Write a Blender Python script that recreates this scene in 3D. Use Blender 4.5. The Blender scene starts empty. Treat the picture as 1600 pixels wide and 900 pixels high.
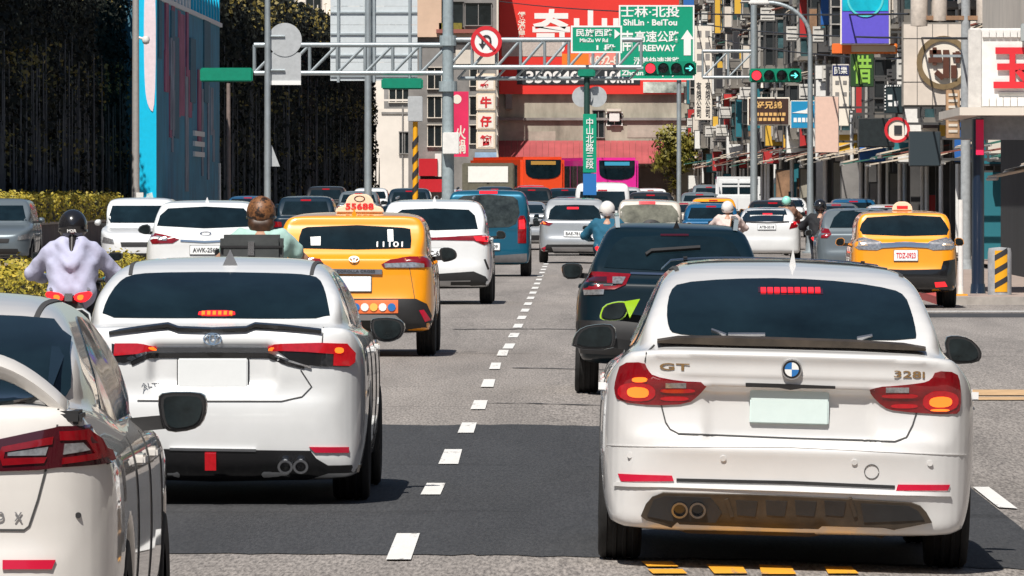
import bpy, bmesh, math, random
import numpy as np
from mathutils import Vector, Matrix
from mathutils.bvhtree import BVHTree
from mathutils.geometry import delaunay_2d_cdt
R = math.radians
random.seed(7)
scn = bpy.context.scene
COL = scn.collection
# ------------------------------------------------------------------ camera, sky, sun, exposure
F = 14000.0            # focal length in photo pixels (1600 wide): a long telephoto
CH = 1.78              # camera height
VX, VY = 935.0, 305.0  # where the street vanishes in the frame
cam = bpy.data.cameras.new('camera'); cam_o = bpy.data.objects.new('camera', cam); COL.objects.link(cam_o)
cam.sensor_width = 36; cam.lens = F / 1600 * 36
cam.shift_x = -(VX - 800) / 1600; cam.shift_y = -(450 - VY) / 1600
cam_o.location = (0, 0, CH); cam_o.rotation_euler = (R(90), 0, 0)
cam.clip_start = 0.5; cam.clip_end = 6000
scn.camera = cam_o
SUN_EL, SUN_AZ = 55, 17        # sun behind the camera, a little to the left
wd = bpy.data.worlds.new('World'); scn.world = wd; wd.use_nodes = True
nt = wd.node_tree; bg = nt.nodes['Background']
sky = nt.nodes.new('ShaderNodeTexSky'); sky.sky_type = 'NISHITA'; sky.sun_disc = False
sky.sun_elevation = R(SUN_EL); sky.sun_rotation = R(180 + SUN_AZ); sky.air_density = 1.0; sky.dust_density = 0.6
nt.links.new(sky.outputs[0], bg.inputs[0]); bg.inputs[1].default_value = 0.06
sl = bpy.data.lights.new('sun', 'SUN'); sl.energy = 5.0; sl.angle = R(0.5); sl.color = (1, 0.95, 0.88)
sun = bpy.data.objects.new('sun', sl); COL.objects.link(sun)
sd = Vector((-math.sin(R(SUN_AZ)) * math.cos(R(SUN_EL)), -math.cos(R(SUN_AZ)) * math.cos(R(SUN_EL)), math.sin(R(SUN_EL))))
sun.rotation_euler = sd.to_track_quat('Z', 'Y').to_euler(); sun.location = (-20, -40, 80)
scn.view_settings.view_transform = 'Standard'; scn.view_settings.look = 'None'
scn.view_settings.exposure = 0.2; scn.view_settings.gamma = 1

# ------------------------------------------------------------------ materials
MATS = {}
def M(name, col, rough=.5, metal=0., coat=0., emit=None, es=0., noise=0., nscale=8., bump=0., bscale=60., spec=.5, stretch=None):
    if name in MATS: return MATS[name]
    m = bpy.data.materials.new(name); m.use_nodes = True; MATS[name] = m
    t = m.node_tree; b = t.nodes['Principled BSDF']
    b.inputs['Base Color'].default_value = (*col, 1); b.inputs['Roughness'].default_value = rough
    b.inputs['Metallic'].default_value = metal; b.inputs['Coat Weight'].default_value = coat
    b.inputs['Coat Roughness'].default_value = .025; b.inputs['Specular IOR Level'].default_value = spec
    if emit: b.inputs['Emission Color'].default_value = (*emit, 1); b.inputs['Emission Strength'].default_value = es
    if noise or bump:
        tc = t.nodes.new('ShaderNodeTexCoord'); src = tc.outputs['Object']
        if stretch:
            mp = t.nodes.new('ShaderNodeMapping'); mp.inputs['Scale'].default_value = stretch
            t.links.new(src, mp.inputs[0]); src = mp.outputs[0]
    if noise:
        n = t.nodes.new('ShaderNodeTexNoise'); n.inputs['Scale'].default_value = nscale; n.inputs['Detail'].default_value = 6
        n.inputs['Roughness'].default_value = .65
        t.links.new(src, n.inputs['Vector'])
        r = t.nodes.new('ShaderNodeValToRGB'); e = r.color_ramp.elements
        e[0].position = .3; e[1].position = .7
        e[0].color = (*[max(0, c * (1 - noise)) for c in col], 1); e[1].color = (*[min(1, c * (1 + noise)) for c in col], 1)
        t.links.new(n.outputs[0], r.inputs[0]); t.links.new(r.outputs[0], b.inputs['Base Color'])
    if bump:
        n2 = t.nodes.new('ShaderNodeTexNoise'); n2.inputs['Scale'].default_value = bscale; n2.inputs['Detail'].default_value = 4
        t.links.new(src, n2.inputs['Vector'])
        bp = t.nodes.new('ShaderNodeBump'); bp.inputs['Strength'].default_value = bump; bp.inputs['Distance'].default_value = .02
        t.links.new(n2.outputs[0], bp.inputs['Height']); t.links.new(bp.outputs[0], b.inputs['Normal'])
    return m
def paint(name, col, metal=0.):
    dk = max(col) < .25
    return M('paint_' + name, col, .35, metal, (.35 if max(col) < .03 else .55) if dk else 1.0, noise=.05, nscale=2.5, spec=.25 if dk else .5)
WHITE = paint('white', (.72, .73, .73)); PEARL = paint('pearl', (.655, .65, .64)); IVORY = paint('ivory', (.66, .635, .60))
YELLOW = paint('taxi_yellow', (.88, .325, .004)); TEALD = paint('dark_teal', (.002, .011, .018)); TEAL = paint('teal', (.008, .10, .17), .3)
SILVER = paint('silver', (.50, .52, .53), .6); GREYC = paint('grey', (.14, .17, .19), .3); NAVY = paint('navy', (.006, .02, .035), .1)
BLACKC = paint('black', (.012, .013, .016)); LIME = paint('lime', (.42, .72, .01)); BEIGE = paint('beige', (.46, .42, .36)); BLUEC = paint('blue', (.01, .09, .20), .2)
ORANGEC = paint('orange', (.80, .075, .018)); PINKC = paint('pink', (.78, .03, .33)); REDC = paint('red', (.55, .02, .03))
GLASS = M('tinted_glass', (.006, .014, .019), .05, 0, 0, noise=.5, nscale=1.6, spec=.42)
GLASS2 = M('clear_glass', (.030, .038, .038), .07, 0, 0, noise=.8, nscale=5., spec=.45)
MIRROR = M('mirror_glass', (.012, .018, .020), .08, 0, 0, noise=.6, nscale=9., spec=.35)
BLACKP = M('black_plastic', (.018, .018, .019), .55, noise=.2, nscale=10); GLOSSB = M('gloss_black', (.012, .012, .013), .2, 0, .6)
BROWNP = M('dusty_plastic', (.045, .034, .024), .5, noise=.45, nscale=7)
RUBBER = M('rubber', (.016, .016, .016), .85, noise=.25, nscale=20); CHROME = M('chrome', (.75, .76, .78), .12, 1.)
ALLOY = M('alloy', (.45, .46, .48), .3, .9); SEAM = M('seam', (.05, .05, .05), .8)
LAMPRED = M('lamp_red', (.20, .003, .007), .12, 0, 1., noise=.3, nscale=14); LAMPDK = M('lamp_dark', (.05, .004, .008), .12, 0, 1.)
LAMPLIT = M('lamp_lit', (.5, .01, .02), .2, 0, .5, (1, .02, .025), 1.0); LAMPHOT = M('lamp_hot', (.6, .1, .02), .2, 0, .5, (1, .17, .012), 1.5)
LAMPMID = M('lamp_glow', (.22, .004, .008), .15, 0, .8, (1, .008, .018), .26, noise=.35, nscale=40)
LAMPCLR = M('lamp_clear', (.40, .40, .41), .15, .6, .8, noise=.5, nscale=30); REFL = M('reflector_red', (.55, .008, .04), .25, 0, .5)
PLATE = M('plate_white', (.80, .82, .82), .4, noise=.03); PLATEG = M('plate_pale', (.66, .78, .76), .4, noise=.04)
INK = M('ink_black', (.03, .03, .035), .6); INKW = M('ink_white', (.82, .82, .80), .5); INKG = M('ink_gold', (.22, .13, .05), .45)
INKR = M('ink_red', (.62, .02, .03), .5); INKB = M('ink_blue', (.02, .16, .45), .5)

# ------------------------------------------------------------------ objects and tags
def tag(o, label, cat, group=None, kind=None):
    if label: o['label'] = label
    if cat: o['category'] = cat
    if group: o['group'] = group
    if kind: o['kind'] = kind
    return o
def empty(name, loc=(0, 0, 0), label=None, cat=None, group=None, rz=0.):
    o = bpy.data.objects.new(name, None); COL.objects.link(o); o.location = loc; o.rotation_euler = (0, 0, rz)
    o.empty_display_size = .2
    return tag(o, label, cat, group)
def link(name, me, mat, parent=None):
    o = bpy.data.objects.new(name, me); COL.objects.link(o)
    if mat is not None and not me.materials: me.materials.append(mat)
    if parent is not None: o.parent = parent
    return o
class MB:
    def __init__(s): s.v = []; s.f = []; s.m = []
    def add(s, vs, fs, mi=0):
        n = len(s.v); s.v += [tuple(p) for p in vs]; s.f += [tuple(i + n for i in q) for q in fs]; s.m += [mi] * len(fs); return s
    def box(s, x0, x1, y0, y1, z0, z1, mi=0):
        return s.add([(x, y, z) for z in (z0, z1) for y in (y0, y1) for x in (x0, x1)],
                     [(0, 2, 3, 1), (4, 5, 7, 6), (0, 1, 5, 4), (2, 6, 7, 3), (0, 4, 6, 2), (1, 3, 7, 5)], mi)
    def tube(s, a, b, r, r2=None, n=10, cap=True, mi=0):
        a, b = Vector(a), Vector(b); r2 = r if r2 is None else r2
        d = (b - a).normalized(); u = d.orthogonal().normalized(); w = d.cross(u)
        vs = [p + (u * math.cos(t) + w * math.sin(t)) * q for p, q in ((a, r), (b, r2)) for t in [2 * math.pi * k / n for k in range(n)]]
        fs = [(k, (k + 1) % n, n + (k + 1) % n, n + k) for k in range(n)]
        if cap: fs += [tuple(range(n))[::-1], tuple(range(n, 2 * n))]
        return s.add(vs, fs, mi)
    def bar(s, a, b, w, mi=0): return s.tube(a, b, w * .707, n=4, mi=mi)
    def prism(s, pts, y0, y1, mi=0):          # outline in x,z ; thick in y
        n = len(pts)
        vs = [(x, y0, z) for x, z in pts] + [(x, y1, z) for x, z in pts]
        return s.add(vs, [tuple(range(n)), tuple(range(n, 2 * n))[::-1]] + [(k, n + k, n + (k + 1) % n, (k + 1) % n) for k in range(n)], mi)
    def xprism(s, pts, x0, x1, mi=0):         # outline in y,z ; thick in x
        n = len(pts)
        vs = [(x0, y, z) for y, z in pts] + [(x1, y, z) for y, z in pts]
        return s.add(vs, [tuple(range(n)), tuple(range(n, 2 * n))[::-1]] + [(k, n + k, n + (k + 1) % n, (k + 1) % n) for k in range(n)], mi)
    def lathe(s, prof, o=(0, 0, 0), ax='z', n=20, mi=0):
        vs = []
        for k in range(n):
            c, q = math.cos(2 * math.pi * k / n), math.sin(2 * math.pi * k / n)
            for r, h in prof:
                p = (r * c, r * q, h) if ax == 'z' else ((h, r * c, r * q) if ax == 'x' else (r * c, h, r * q))
                vs.append((p[0] + o[0], p[1] + o[1], p[2] + o[2]))
        m = len(prof)
        return s.add(vs, [(k * m + j, ((k + 1) % n) * m + j, ((k + 1) % n) * m + j + 1, k * m + j + 1) for k in range(n) for j in range(m - 1)], mi)
    def mesh(s, name, mats, smooth=None, bevel=0):
        me = bpy.data.meshes.new(name); me.from_pydata(s.v, [], s.f)
        for m in (mats if isinstance(mats, (list, tuple)) else [mats]): me.materials.append(m)
        if any(s.m): me.polygons.foreach_set('material_index', s.m)
        bm = bmesh.new(); bm.from_mesh(me); bmesh.ops.recalc_face_normals(bm, faces=bm.faces)
        if bevel:
            bmesh.ops.bevel(bm, geom=[e for e in bm.edges if len(e.link_faces) == 2 and e.calc_face_angle(0) > .5], offset=bevel, segments=2, affect='EDGES', clamp_overlap=True)
        bm.to_mesh(me); bm.free()
        if smooth or bevel:
            me.shade_smooth(); me.set_sharp_from_angle(angle=R(smooth or 35))
        return me
    def build(s, name, mats, parent=None, smooth=None, bevel=0):
        return link(name, s.mesh(name, mats, smooth, bevel), None, parent)
def W(px, py, d): return ((px - VX) * d / F, CH - (py - VY) * d / F)
def text(name, body, mat, w, h, loc, parent=None, off=.012, ext=.01, rot=(R(90), 0, 0), stack=False):
    c = bpy.data.curves.new(name, 'FONT'); c.body = '\n'.join(body) if stack else body
    c.align_x = 'CENTER'; c.resolution_u = 3; c.offset = off; c.extrude = .01
    if stack: c.space_line = .95
    o = bpy.data.objects.new(name, c); COL.objects.link(o)
    me = bpy.data.meshes.new_from_object(o.evaluated_get(bpy.context.evaluated_depsgraph_get()))
    bpy.data.objects.remove(o); bpy.data.curves.remove(c)
    n = len(me.vertices); a = np.zeros(n * 3); me.vertices.foreach_get('co', a); a = a.reshape(-1, 3)
    lo, hi = a.min(0), a.max(0); a -= (lo + hi) / 2
    a[:, 0] *= w / max(1e-6, hi[0] - lo[0]); a[:, 1] *= h / max(1e-6, hi[1] - lo[1]); a[:, 2] *= ext / .01
    me.vertices.foreach_set('co', a.ravel()); me.materials.clear(); me.materials.append(mat)
    o = link(name, me, None, parent); o.location = loc; o.rotation_euler = rot
    return o

# ------------------------------------------------------------------ smooth solids: signed distance fields meshed by surface nets
def chaikin(p, it=2):
    p = [tuple(q) for q in p]
    for _ in range(it):
        o = []
        for a, b in zip(p, p[1:] + p[:1]):
            if a == b: o.append(a); continue
            o += [(a[0] * .75 + b[0] * .25, a[1] * .75 + b[1] * .25), (a[0] * .25 + b[0] * .75, a[1] * .25 + b[1] * .75)]
        p = o
    q = [p[0]]
    for a in p[1:]:
        if abs(a[0] - q[-1][0]) + abs(a[1] - q[-1][1]) > 1e-4: q.append(a)
    return q
class Poly:
    def __init__(s, pts, it=2): s.p = np.array(chaikin(pts, it), np.float32)
    def __call__(s, a, b):
        a = np.asarray(a, np.float32); b = np.asarray(b, np.float32)
        sh = np.broadcast_shapes(a.shape, b.shape); d = np.full(sh, 1e9, np.float32); ins = np.zeros(sh, bool)
        P = s.p; Q = np.roll(P, -1, 0)
        for (x0, y0), (x1, y1) in zip(P, Q):
            ex, ey = x1 - x0, y1 - y0
            wx, wy = a - x0, b - y0
            t = np.clip((wx * ex + wy * ey) / (ex * ex + ey * ey + 1e-12), 0, 1)
            d = np.minimum(d, (wx - ex * t) ** 2 + (wy - ey * t) ** 2)
            if y0 != y1:
                ins ^= ((y0 > b) != (y1 > b)) & (a < ex * (b - y0) / ey + x0)
        d = np.sqrt(d); return np.where(ins, -d, d)
def mir(h): return list(h) + [(-x, z) for x, z in reversed(h)]                 # (half, z) -> closed
def mirp(h): return [(x, y) for y, x in h] + [(-x, y) for y, x in reversed(h)]  # (y, half) -> closed in (x,y)
def smin(a, b, k):
    h = np.clip(.5 + .5 * (b - a) / k, 0, 1); return b + (a - b) * h - k * h * (1 - h)
def smax(a, b, k): return -smin(-a, -b, k)
def nets(f, lo, hi, h, name, newton=1):
    ax = [np.arange(lo[i], hi[i] + h, h, dtype=np.float32) for i in range(3)]
    V = np.broadcast_to(f(ax[0][:, None, None], ax[1][None, :, None], ax[2][None, None, :]), tuple(len(q) for q in ax)).astype(np.float32)
    S = V < 0
    c = [S[i:S.shape[0] - 1 + i, j:S.shape[1] - 1 + j, k:S.shape[2] - 1 + k] for i in (0, 1) for j in (0, 1) for k in (0, 1)]
    cnt = sum(q.astype(np.int8) for q in c); act = np.argwhere((cnt > 0) & (cnt < 8))
    idx = np.full(cnt.shape, -1, np.int64); idx[tuple(act.T)] = np.arange(len(act))
    acc = np.zeros((len(act), 3)); num = np.zeros(len(act))
    cor = [np.array((i, j, k)) for i in (0, 1) for j in (0, 1) for k in (0, 1)]
    for a in range(8):
        for b in range(a + 1, 8):
            if abs(cor[a] - cor[b]).sum() != 1: continue
            va = V[tuple((act + cor[a]).T)]; vb = V[tuple((act + cor[b]).T)]
            m = (va < 0) != (vb < 0); t = np.where(m, va / (va - vb + 1e-12), 0)
            acc[m] += (cor[a] + t[:, None] * (cor[b] - cor[a]))[m]; num[m] += 1
    P = (act + acc / num[:, None]) * h + np.array([q[0] for q in ax])
    fs = []
    for axis in range(3):
        sl0 = [slice(None)] * 3; sl1 = [slice(None)] * 3; sl0[axis] = slice(0, -1); sl1[axis] = slice(1, None)
        A = S[tuple(sl0)]; B = S[tuple(sl1)]; o1, o2 = (axis + 1) % 3, (axis + 2) % 3
        E = np.argwhere(A != B); E = E[(E[:, o1] > 0) & (E[:, o2] > 0) & (E[:, o1] < S.shape[o1] - 1) & (E[:, o2] < S.shape[o2] - 1)]
        flip = A[tuple(E.T)]
        d1 = np.zeros(3, int); d1[o1] = 1; d2 = np.zeros(3, int); d2[o2] = 1
        q = np.stack([idx[tuple((E - d1 - d2).T)], idx[tuple((E - d2).T)], idx[tuple(E.T)], idx[tuple((E - d1).T)]], 1)
        q[~flip] = q[~flip][:, ::-1]; fs.append(q)
    fs = np.concatenate(fs); N = None
    for _ in range(newton):
        e = h * .15; p = P.astype(np.float32); f0 = f(p[:, 0], p[:, 1], p[:, 2])
        g = np.stack([(f(p[:, 0] + e * (i == 0), p[:, 1] + e * (i == 1), p[:, 2] + e * (i == 2)) - f0) / e for i in range(3)], 1)
        l = np.maximum((g * g).sum(1), .2); st = np.clip(f0 / l, -h * .6, h * .6); P = P - g * st[:, None]
        N = g / np.sqrt(np.maximum((g * g).sum(1), 1e-9))[:, None]
    me = bpy.data.meshes.new(name)
    me.vertices.add(len(P)); me.vertices.foreach_set('co', P.ravel())
    me.loops.add(len(fs) * 4); me.loops.foreach_set('vertex_index', fs.ravel().astype(np.int32))
    me.polygons.add(len(fs)); me.polygons.foreach_set('loop_start', np.arange(0, len(fs) * 4, 4, dtype=np.int32))
    me.update(calc_edges=True); me.shade_smooth()
    return me, P, fs
def capsules(prims, k=.03):
    """round-cone skeleton: list of (a, b, ra, rb)"""
    def f(x, y, z):
        d = None
        for a, b, ra, rb in prims:
            bx, by, bz = (b[i] - a[i] for i in range(3)); L2 = bx * bx + by * by + bz * bz + 1e-9
            t = np.clip(((x - a[0]) * bx + (y - a[1]) * by + (z - a[2]) * bz) / L2, 0, 1)
            q = np.sqrt((x - a[0] - bx * t) ** 2 + (y - a[1] - by * t) ** 2 + (z - a[2] - bz * t) ** 2) - (ra + (rb - ra) * t)
            d = q if d is None else smin(d, q, k)
        return d
    return f
def ellip(c, r):
    def f(x, y, z):
        q = np.sqrt(((x - c[0]) / r[0]) ** 2 + ((y - c[1]) / r[1]) ** 2 + ((z - c[2]) / r[2]) ** 2)
        return (q - 1) * min(r)
    return f
def rbox(c, hs, r):
    def f(x, y, z):
        q = [np.abs(p - c[i]) - (hs[i] - r) for i, p in enumerate((x, y, z))]
        return np.sqrt(sum(np.maximum(w, 0) ** 2 for w in q)) + np.minimum(np.maximum(np.maximum(q[0], q[1]), q[2]), 0) - r
    return f

# ------------------------------------------------------------------ the lie of the ground
XK = [-400., -40., -20., -.6, 2.6, 14., 40., 400.]; ZK = [.35, .35, 0, 0, -.085, -.085, -.05, .2]
YK = [-60., 100., 230., 300., 420., 700., 1000., 3000.]; RK = [0, 0, .06, .30, .74, 1.05, 1.2, 1.4]
def gz(x, y): return float(np.interp(x, XK, ZK) + np.interp(y, YK, RK))
def sheet(name, x0, x1, y0, y1, mat, off, parent=None, kind='structure', nx=1, quad=None):
    """a strip of ground cover following the ground, cut at the ground's own breaks"""
    xs = sorted({x0, x1, *[k for k in XK if x0 < k < x1]}); ys = sorted({y0, y1, *[k for k in YK if y0 < k < y1]})
    v = [(x, y, gz(x, y) + off) for y in ys for x in xs]; n = len(xs)
    f = [(j * n + i, j * n + i + 1, (j + 1) * n + i + 1, (j + 1) * n + i) for j in range(len(ys) - 1) for i in range(n - 1)]
    o = MB().add(v, f).build(name, mat, parent)
    if parent is None: o['kind'] = kind
    return o
def mark(parent, pxs, mat, off=.010, name='painted_dash'):
    """a painted patch given by its four photo corners, laid on the ground"""
    v = []
    for px, py in pxs:
        d = F * CH / (py - VY)
        for _ in range(6): x = (px - VX) * d / F; d = F * (CH - gz(x, d)) / (py - VY)
        x = (px - VX) * d / F
        v.append((x, d, gz(x, d) + off))
    return MB().add(v, [tuple(range(len(v)))]).build(name, mat, parent)
# ------------------------------------------------------------------ the ground
def asphalt(name, a, b, sp, sc):
    m = bpy.data.materials.new(name); m.use_nodes = True; t = m.node_tree; bs = t.nodes['Principled BSDF']; bs.inputs['Roughness'].default_value = .85
    tc = t.nodes.new('ShaderNodeTexCoord')
    def noise(scale, st, det=5):
        mp = t.nodes.new('ShaderNodeMapping'); mp.inputs['Scale'].default_value = st; t.links.new(tc.outputs['Object'], mp.inputs[0])
        n = t.nodes.new('ShaderNodeTexNoise'); n.inputs['Scale'].default_value = scale; n.inputs['Detail'].default_value = det; n.inputs['Roughness'].default_value = .7
        t.links.new(mp.outputs[0], n.inputs['Vector']); return n.outputs[0]
    def ramp(src, p0, p1, c0, c1):
        r = t.nodes.new('ShaderNodeValToRGB'); e = r.color_ramp.elements; e[0].position, e[1].position = p0, p1; e[0].color = (*c0, 1); e[1].color = (*c1, 1)
        t.links.new(src, r.inputs[0]); return r.outputs[0]
    def mix(x, y, kind, f=1.):
        n = t.nodes.new('ShaderNodeMix'); n.data_type = 'RGBA'; n.blend_type = kind; n.inputs[0].default_value = f
        t.links.new(x, n.inputs[6]); t.links.new(y, n.inputs[7]); return n.outputs[2]
    c = ramp(noise(sc, (1, .07, 1), 3), .34, .66, a, b)                       # stones
    w = ramp(noise(.9, (1, .05, 1), 4), .3, .7, (.70,) * 3, (1.18,) * 3)       # wheel tracks and patches
    k = ramp(noise(.35, (.5, 1.2, 1), 3), .60, .70, (1,) * 3, (sp,) * 3)       # oil stains
    o = mix(mix(c, w, 'MULTIPLY'), k, 'MULTIPLY')
    t.links.new(o, bs.inputs['Base Color'])
    bp = t.nodes.new('ShaderNodeBump'); bp.inputs['Strength'].default_value = .35; bp.inputs['Distance'].default_value = .02
    t.links.new(noise(sc, (1, .1, 1), 6), bp.inputs['Height']); t.links.new(bp.outputs[0], bs.inputs['Normal'])
    return m
ASPH = asphalt('worn_asphalt', (.125, .112, .103), (.375, .34, .31), .72, 55)
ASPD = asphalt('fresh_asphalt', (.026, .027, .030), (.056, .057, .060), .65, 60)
CONC = M('concrete', (.30, .28, .25), .85, noise=.3, nscale=1.5, bump=.2)
PAV = M('pavement', (.34, .27, .23), .85, noise=.3, nscale=4)
def worn(name, col):
    m = M(name, col, .7, noise=.15, nscale=9); t = m.node_tree; r = [n for n in t.nodes if n.type == 'VALTORGB'][0]; e = r.color_ramp.elements
    e[0].position = .30; e[0].color = (.16, .145, .13, 1); e[1].position = .42; e[1].color = (*col, 1); k = e.new(.8); k.color = (*[q * .85 for q in col], 1)
    mp = t.nodes.new('ShaderNodeMapping'); mp.inputs['Scale'].default_value = (1, .08, 1); tc = [n for n in t.nodes if n.type == 'TEX_COORD'][0]; ns = [n for n in t.nodes if n.type == 'TEX_NOISE'][0]
    t.links.new(tc.outputs['Object'], mp.inputs[0]); t.links.new(mp.outputs[0], ns.inputs['Vector']); return m
LINEW = worn('road_paint_white', (.74, .73, .70)); LINEY = worn('road_paint_yellow', (.80, .36, .02)); LINEO = M('road_paint_worn', (.52, .34, .18), .8, noise=.3, nscale=6)
sheet('ground', -400, 400, -60, 3000, CONC, -.02)
road = sheet('road', -20, 12.5, -50, 690, ASPH, 0)
rp = random.Random(5); xs_ = sorted({round(-7 + .11 * k, 3) for k in range(86)} | {-.6, 2.36}); xs_ = [x for x in xs_ if x <= 2.36]
fr_ = [44.4 + rp.uniform(-.10, .10) + .12 * math.sin(x * 2.1) for x in xs_]; bk_ = [69.6 + rp.uniform(-.2, .2) + .3 * math.sin(x * 1.3) for x in xs_]; n_ = len(xs_)
pt = MB().add([(x, y, gz(x, y) + .004) for row in (fr_, bk_) for x, y in zip(xs_, row)], [(i, i + 1, n_ + i + 1, n_ + i) for i in range(n_ - 1)]).build('asphalt_patch', ASPD); pt['kind'] = 'structure'
sheet('painted_shade_strip', 4.9, 9, 135.5, 140, ASPD, .004)  # dark sheet in asphalt colour stands in for shade on the road
for pts in ([(603, 877), (620, 836), (656, 836), (642, 877)], [(657, 775), (667, 757), (696, 757), (688, 775)], [(685, 727), (695, 704), (722, 704), (716, 727)], [(715, 678), (722, 662), (745, 662), (740, 678)],
            [(735, 641), (741, 627), (762, 627), (758, 641)], [(751, 606), (756, 594), (774, 594), (771, 606)], [(764, 578), (768, 568), (783, 568), (781, 578)], [(776, 557), (780, 548), (795, 548), (792, 557)],
            [(1520, 763), (1545, 763), (1590, 797), (1560, 795)]):
    mark(road, pts, LINEW)
y = 103.5
while y < 225:
    x = -1.02 - (y - 90) * .0022
    MB().add([(a, b, gz(a, b) + .008) for a, b in ((x - .06, y), (x + .06, y), (x + .06, y + 3.4), (x - .06, y + 3.4))], [(0, 1, 2, 3)]).build('painted_dash', LINEW, road); y += 7.9
for pts in ([(1002, 880), (1050, 880), (1060, 888), (1012, 888)], [(1012, 892), (1066, 892), (1074, 899), (1020, 899)], [(1104, 885), (1160, 887), (1168, 899), (1116, 899)], [(1186, 885), (1236, 887), (1244, 900), (1190, 900)], [(1288, 888), (1330, 888), (1342, 899), (1294, 899)]): mark(road, pts, LINEY, name='painted_hatch')
for y0, y1 in ((81.3, 82.6), (83.2, 85.6)): sheet('painted_band', 3.0, 7, y0, y1, LINEO, .008, road)
sheet('painted_line', 4.9, 10, 141.5, 142.3, LINEW, .008, road)

def ragged(name, mat, pts, off, seed, amp):
    """a thin ground patch with an uneven edge; pts = outline in x,y"""
    r = random.Random(seed); o = []
    for (x0, y0), (x1, y1) in zip(pts, pts[1:] + pts[:1]):
        n = max(2, int(math.hypot(x1 - x0, (y1 - y0) * .2) / .12))
        o += [(x0 + (x1 - x0) * k / n + r.uniform(-amp, amp) * .3, y0 + (y1 - y0) * k / n + r.uniform(-amp, amp)) for k in range(n)]
    vs, _, fs, _, _, _ = delaunay_2d_cdt([Vector(p) for p in o], [(i, (i + 1) % len(o)) for i in range(len(o))], [], 1, 1e-5)
    q = MB().add([(v.x, v.y, gz(v.x, v.y) + off) for v in vs], [tuple(f) for f in fs]).build(name, mat); q['kind'] = 'structure'; return q
TAR = M('tar_seal', (.060, .055, .052), .6, noise=.3, nscale=6)
for k, (x0, y0, x1, y1, w) in enumerate(((-.9, 92, 3.4, 91.6, .25), (-1.9, 118, 2.5, 119, .35), (3.2, 66, 6, 65.6, .2), (-1.0, 76.5, .8, 76.2, .12))):
    dx, dy = x1 - x0, y1 - y0
    ragged('crack_seal', TAR, [(x0, y0), (x1, y1), (x1 + (w if dy > dx else 0), y1 + (0 if dy > dx else w)), (x0 + (w if dy > dx else 0), y0 + (0 if dy > dx else w))], .006, k, .10)
# ------------------------------------------------------------------ cars
def sedan(W=1.78, H=1.435, L=4.63, deck=1.05, gl0=.55, gl1=1.35, wr=1.0, wb=2.7, tr=.315, low=.17):
    a = W / 2; k = H / 1.435; q = L / 4.63
    return dict(W=W, H=H, L=L, wy=(wr * q, (wr + wb) * q), R=tr,
        ls=[(.30, low + .03), (.05, low + .06), (.0, .42), (.0, .58), (.04, .65), (.03, .78), (.035, .90), (.055, deck - .04), (.08, deck), (.16, deck + .015), (.7, deck), (1.6, .98), (3.2 * q, .98), (3.9 * q, .86), (4.4 * q, .74), (4.6 * q, .62), (L, .45), (4.6 * q, .25), (4.3 * q, .18), (2.3 * q, .17), (.6, low + .01)],
        cs=[(gl0 - .1, .9), (gl0 - .08, deck - .02), (gl0, deck), (gl0 + .35 * (gl1 - gl0), deck + .42 * (H - deck)), (gl1 - .1, H - .085), (gl1 + .35, H - .01), (2.2 * q, H + .005), (2.7 * q, H - .05), (3.5 * q, 1.0), (3.6 * q, .9)],
        lr=[(0, low - .01), (a * .90, low), (a * .96, .30), (a * .985, .45), (a, .58), (a * .995, .78), (a * .97, .90), (a * .90, .99), (a * .80, deck + .03), (0, deck + .05)],
        cr=[(0, .85), (a * .91, .85), (a * .885, .98), (a * .83, 1.12 * k), (a * .75, 1.28 * k), (a * .66, 1.375 * k), (a * .5, 1.425 * k), (0, H + .012)],
        lp=[(0, 0), (-.01, a * .60), (.05, a * .80), (.18, a * .94), (.5, a * 1.0), (1.3, a * 1.0), (3.6 * q, a), (4.2 * q, a * .93), (4.5 * q, a * .7), (L, a * .4), (L, 0)],
        cp=[(gl0 - .2, 0), (gl0 - .18, a * .60), (gl0 + .1, a * .80), (gl1, a * .93), (3.0 * q, a * .93), (3.6 * q, a * .75), (3.6 * q, 0)],
        side=[(gl1 - .25, 1.0), (gl1 + .05, 1.20 * k), (gl1 + .45, 1.31 * k), (2.2 * q, 1.34 * k), (2.65 * q, 1.28 * k), (3.3 * q, 1.0)])
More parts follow.
